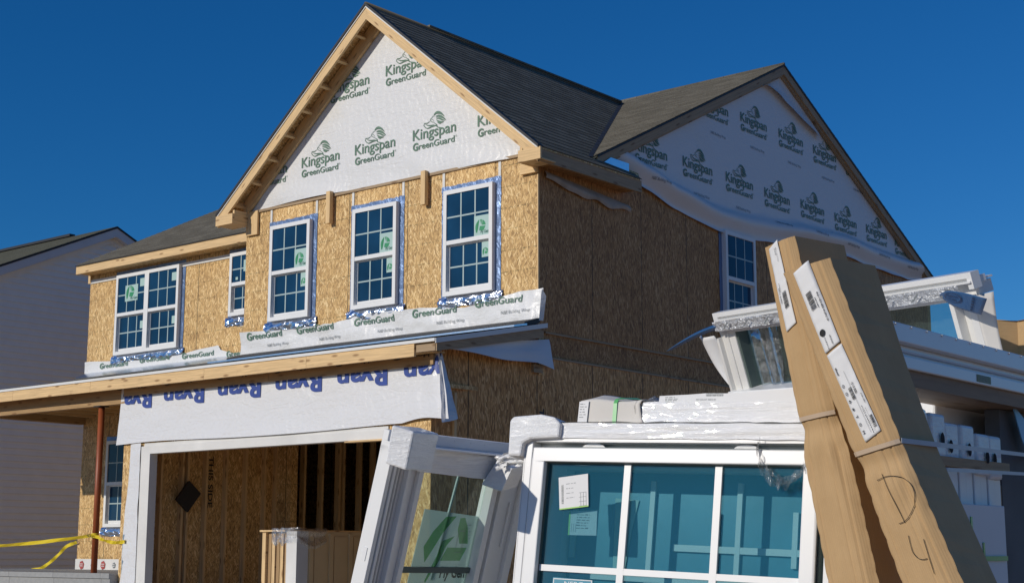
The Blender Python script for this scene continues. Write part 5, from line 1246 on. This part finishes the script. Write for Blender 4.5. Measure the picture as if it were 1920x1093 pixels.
mb = MB(); bars(mb, fn, .45, .80, .58, .76, 9); vtext(mb, 'RD 01 B-4432', fn, .18, .50, .68, .09); dots(mb, fn, .30, .45, .55, 21); dots(mb, fn, .60, .06, .14, 22); dots(mb, fn, .72, .06, .22, 23, .03); obj('label_print', mb, M['ink'], BC)
# hand marking D 4
mb = MB()
def z7(a, b):
    x, y = 1500+a/4.321, 840+b/4.321; lo, hi = 0, 1
    t_ = tpos(faceF, y); best = None
    for it in range(6):
        L0, R0 = faceF(.05, t_), faceF(.95, t_); pl = lambda p: (960+FPX*(p-CAM).dot(CR)/(p-CAM).dot(_f), 546.5-FPX*(p-CAM).dot(CU)/(p-CAM).dot(_f))
        l, r = pl(L0), pl(R0); s_ = .05+.9*(x-l[0])/(r[0]-l[0]); t_ = tpos(faceF, y, max(.02, min(.98, s_)))
    return (s_, t_)
for pts in ([(680, 205), (760, 380), (865, 600)], [(635, 258), (690, 235), (760, 222), (840, 235), (905, 280), (940, 360), (940, 440), (910, 530), (870, 585), (815, 608)], [(893, 703), (910, 780), (930, 840), (970, 885), (1010, 898), (1045, 890)], [(1018, 733), (1060, 870), (1105, 1015)]):
    P3 = [faceF(*z7(a, b), .004) for a, b in smooth2(pts, 5)]; mb.tube(P3, [.0008+.0005*abs(nz(q*.4, a, 1)) for q in range(len(P3))], 5)
obj('hand_marking', mb, M['ink'], FC)
# straps round the cartons
def strap_on(face, t_, dt, S_, Bk, root):
    mb = MB(); P3 = [face(s/12, t_+dt*(s/12), .004) for s in range(13)]
    ax = (face(.5, t_+.02)-face(.5, t_)).normalized()*.0065
    mb.ribbon(P3, ax); return obj('strap', mb, M['strap'], root, solid=.001)
tf = tpos(faceF, 852, .02); te = tpos(faceF, 826, .98); strap_on(faceF, tf, te-tf, Sf, None, FC)
tf2 = tpos(faceB, 787, .02); te2 = tpos(faceB, 772, .98); strap_on(faceB, tf2, te2-tf2, Sb, None, BC)
# strap running from the front carton along the shaded end of the stack
E = faceF(1, te, .002)
P3 = [E+Vector((.004, .0, 0)), Sf[0].lerp(Sf[0], 0)]
px = [(1684, 821), (1757, 835), (1920, 853), (2000, 862)]
k0 = E; pA = dep(1757, 834, 4.30)+Vector((.01, 0, 0)); pB = onpl(1920, 852, Vector((XE+.07, 0, 0)), Vector((1, 0, 0))); pC = pB+(pB-pA)*.4
mb = MB(); mb.ribbon([k0+Vector((.004, 0, 0)), pA, pB, pC], Vector((0, 0, .007))); tag(obj('plastic_strap', mb, M['strapw'], solid=.001), 'upper pale plastic strap from the front carton along the shaded stack end', 'strap', 'pale straps round the stack')
mb = MB(); mb.ribbon([dep(1700, 875, 4.25), dep(1776, 880, 4.34), onpl(1920, 888, Vector((XE+.07, 0, 0)), Vector((1, 0, 0))), onpl(2000, 893, Vector((XE+.07, 0, 0)), Vector((1, 0, 0)))], Vector((0, 0, .006))); tag(obj('plastic_strap', mb, M['strapw'], solid=.001), 'lower pale plastic strap across the shaded stack end', 'strap', 'pale straps round the stack')
# pallet under the stack
PL = thing('timber_pallet', (9.5, -10.6, -1.6), 'timber pallet under the stacked windows', 'pallet')
for k in range(6):
    mb = MB(); mb.box(8.4+k*.36, 8.7+k*.36, -11.75, -9.2, -1.49, -1.455); obj('deck_board', mb, M['lumber_side'], PL)
for y in (-11.7, -10.5, -9.3):
    mb = MB(); mb.box(8.4, 10.5, y, y+.09, -1.62, -1.49); obj('bearer', mb, M['lumber_side'], PL)
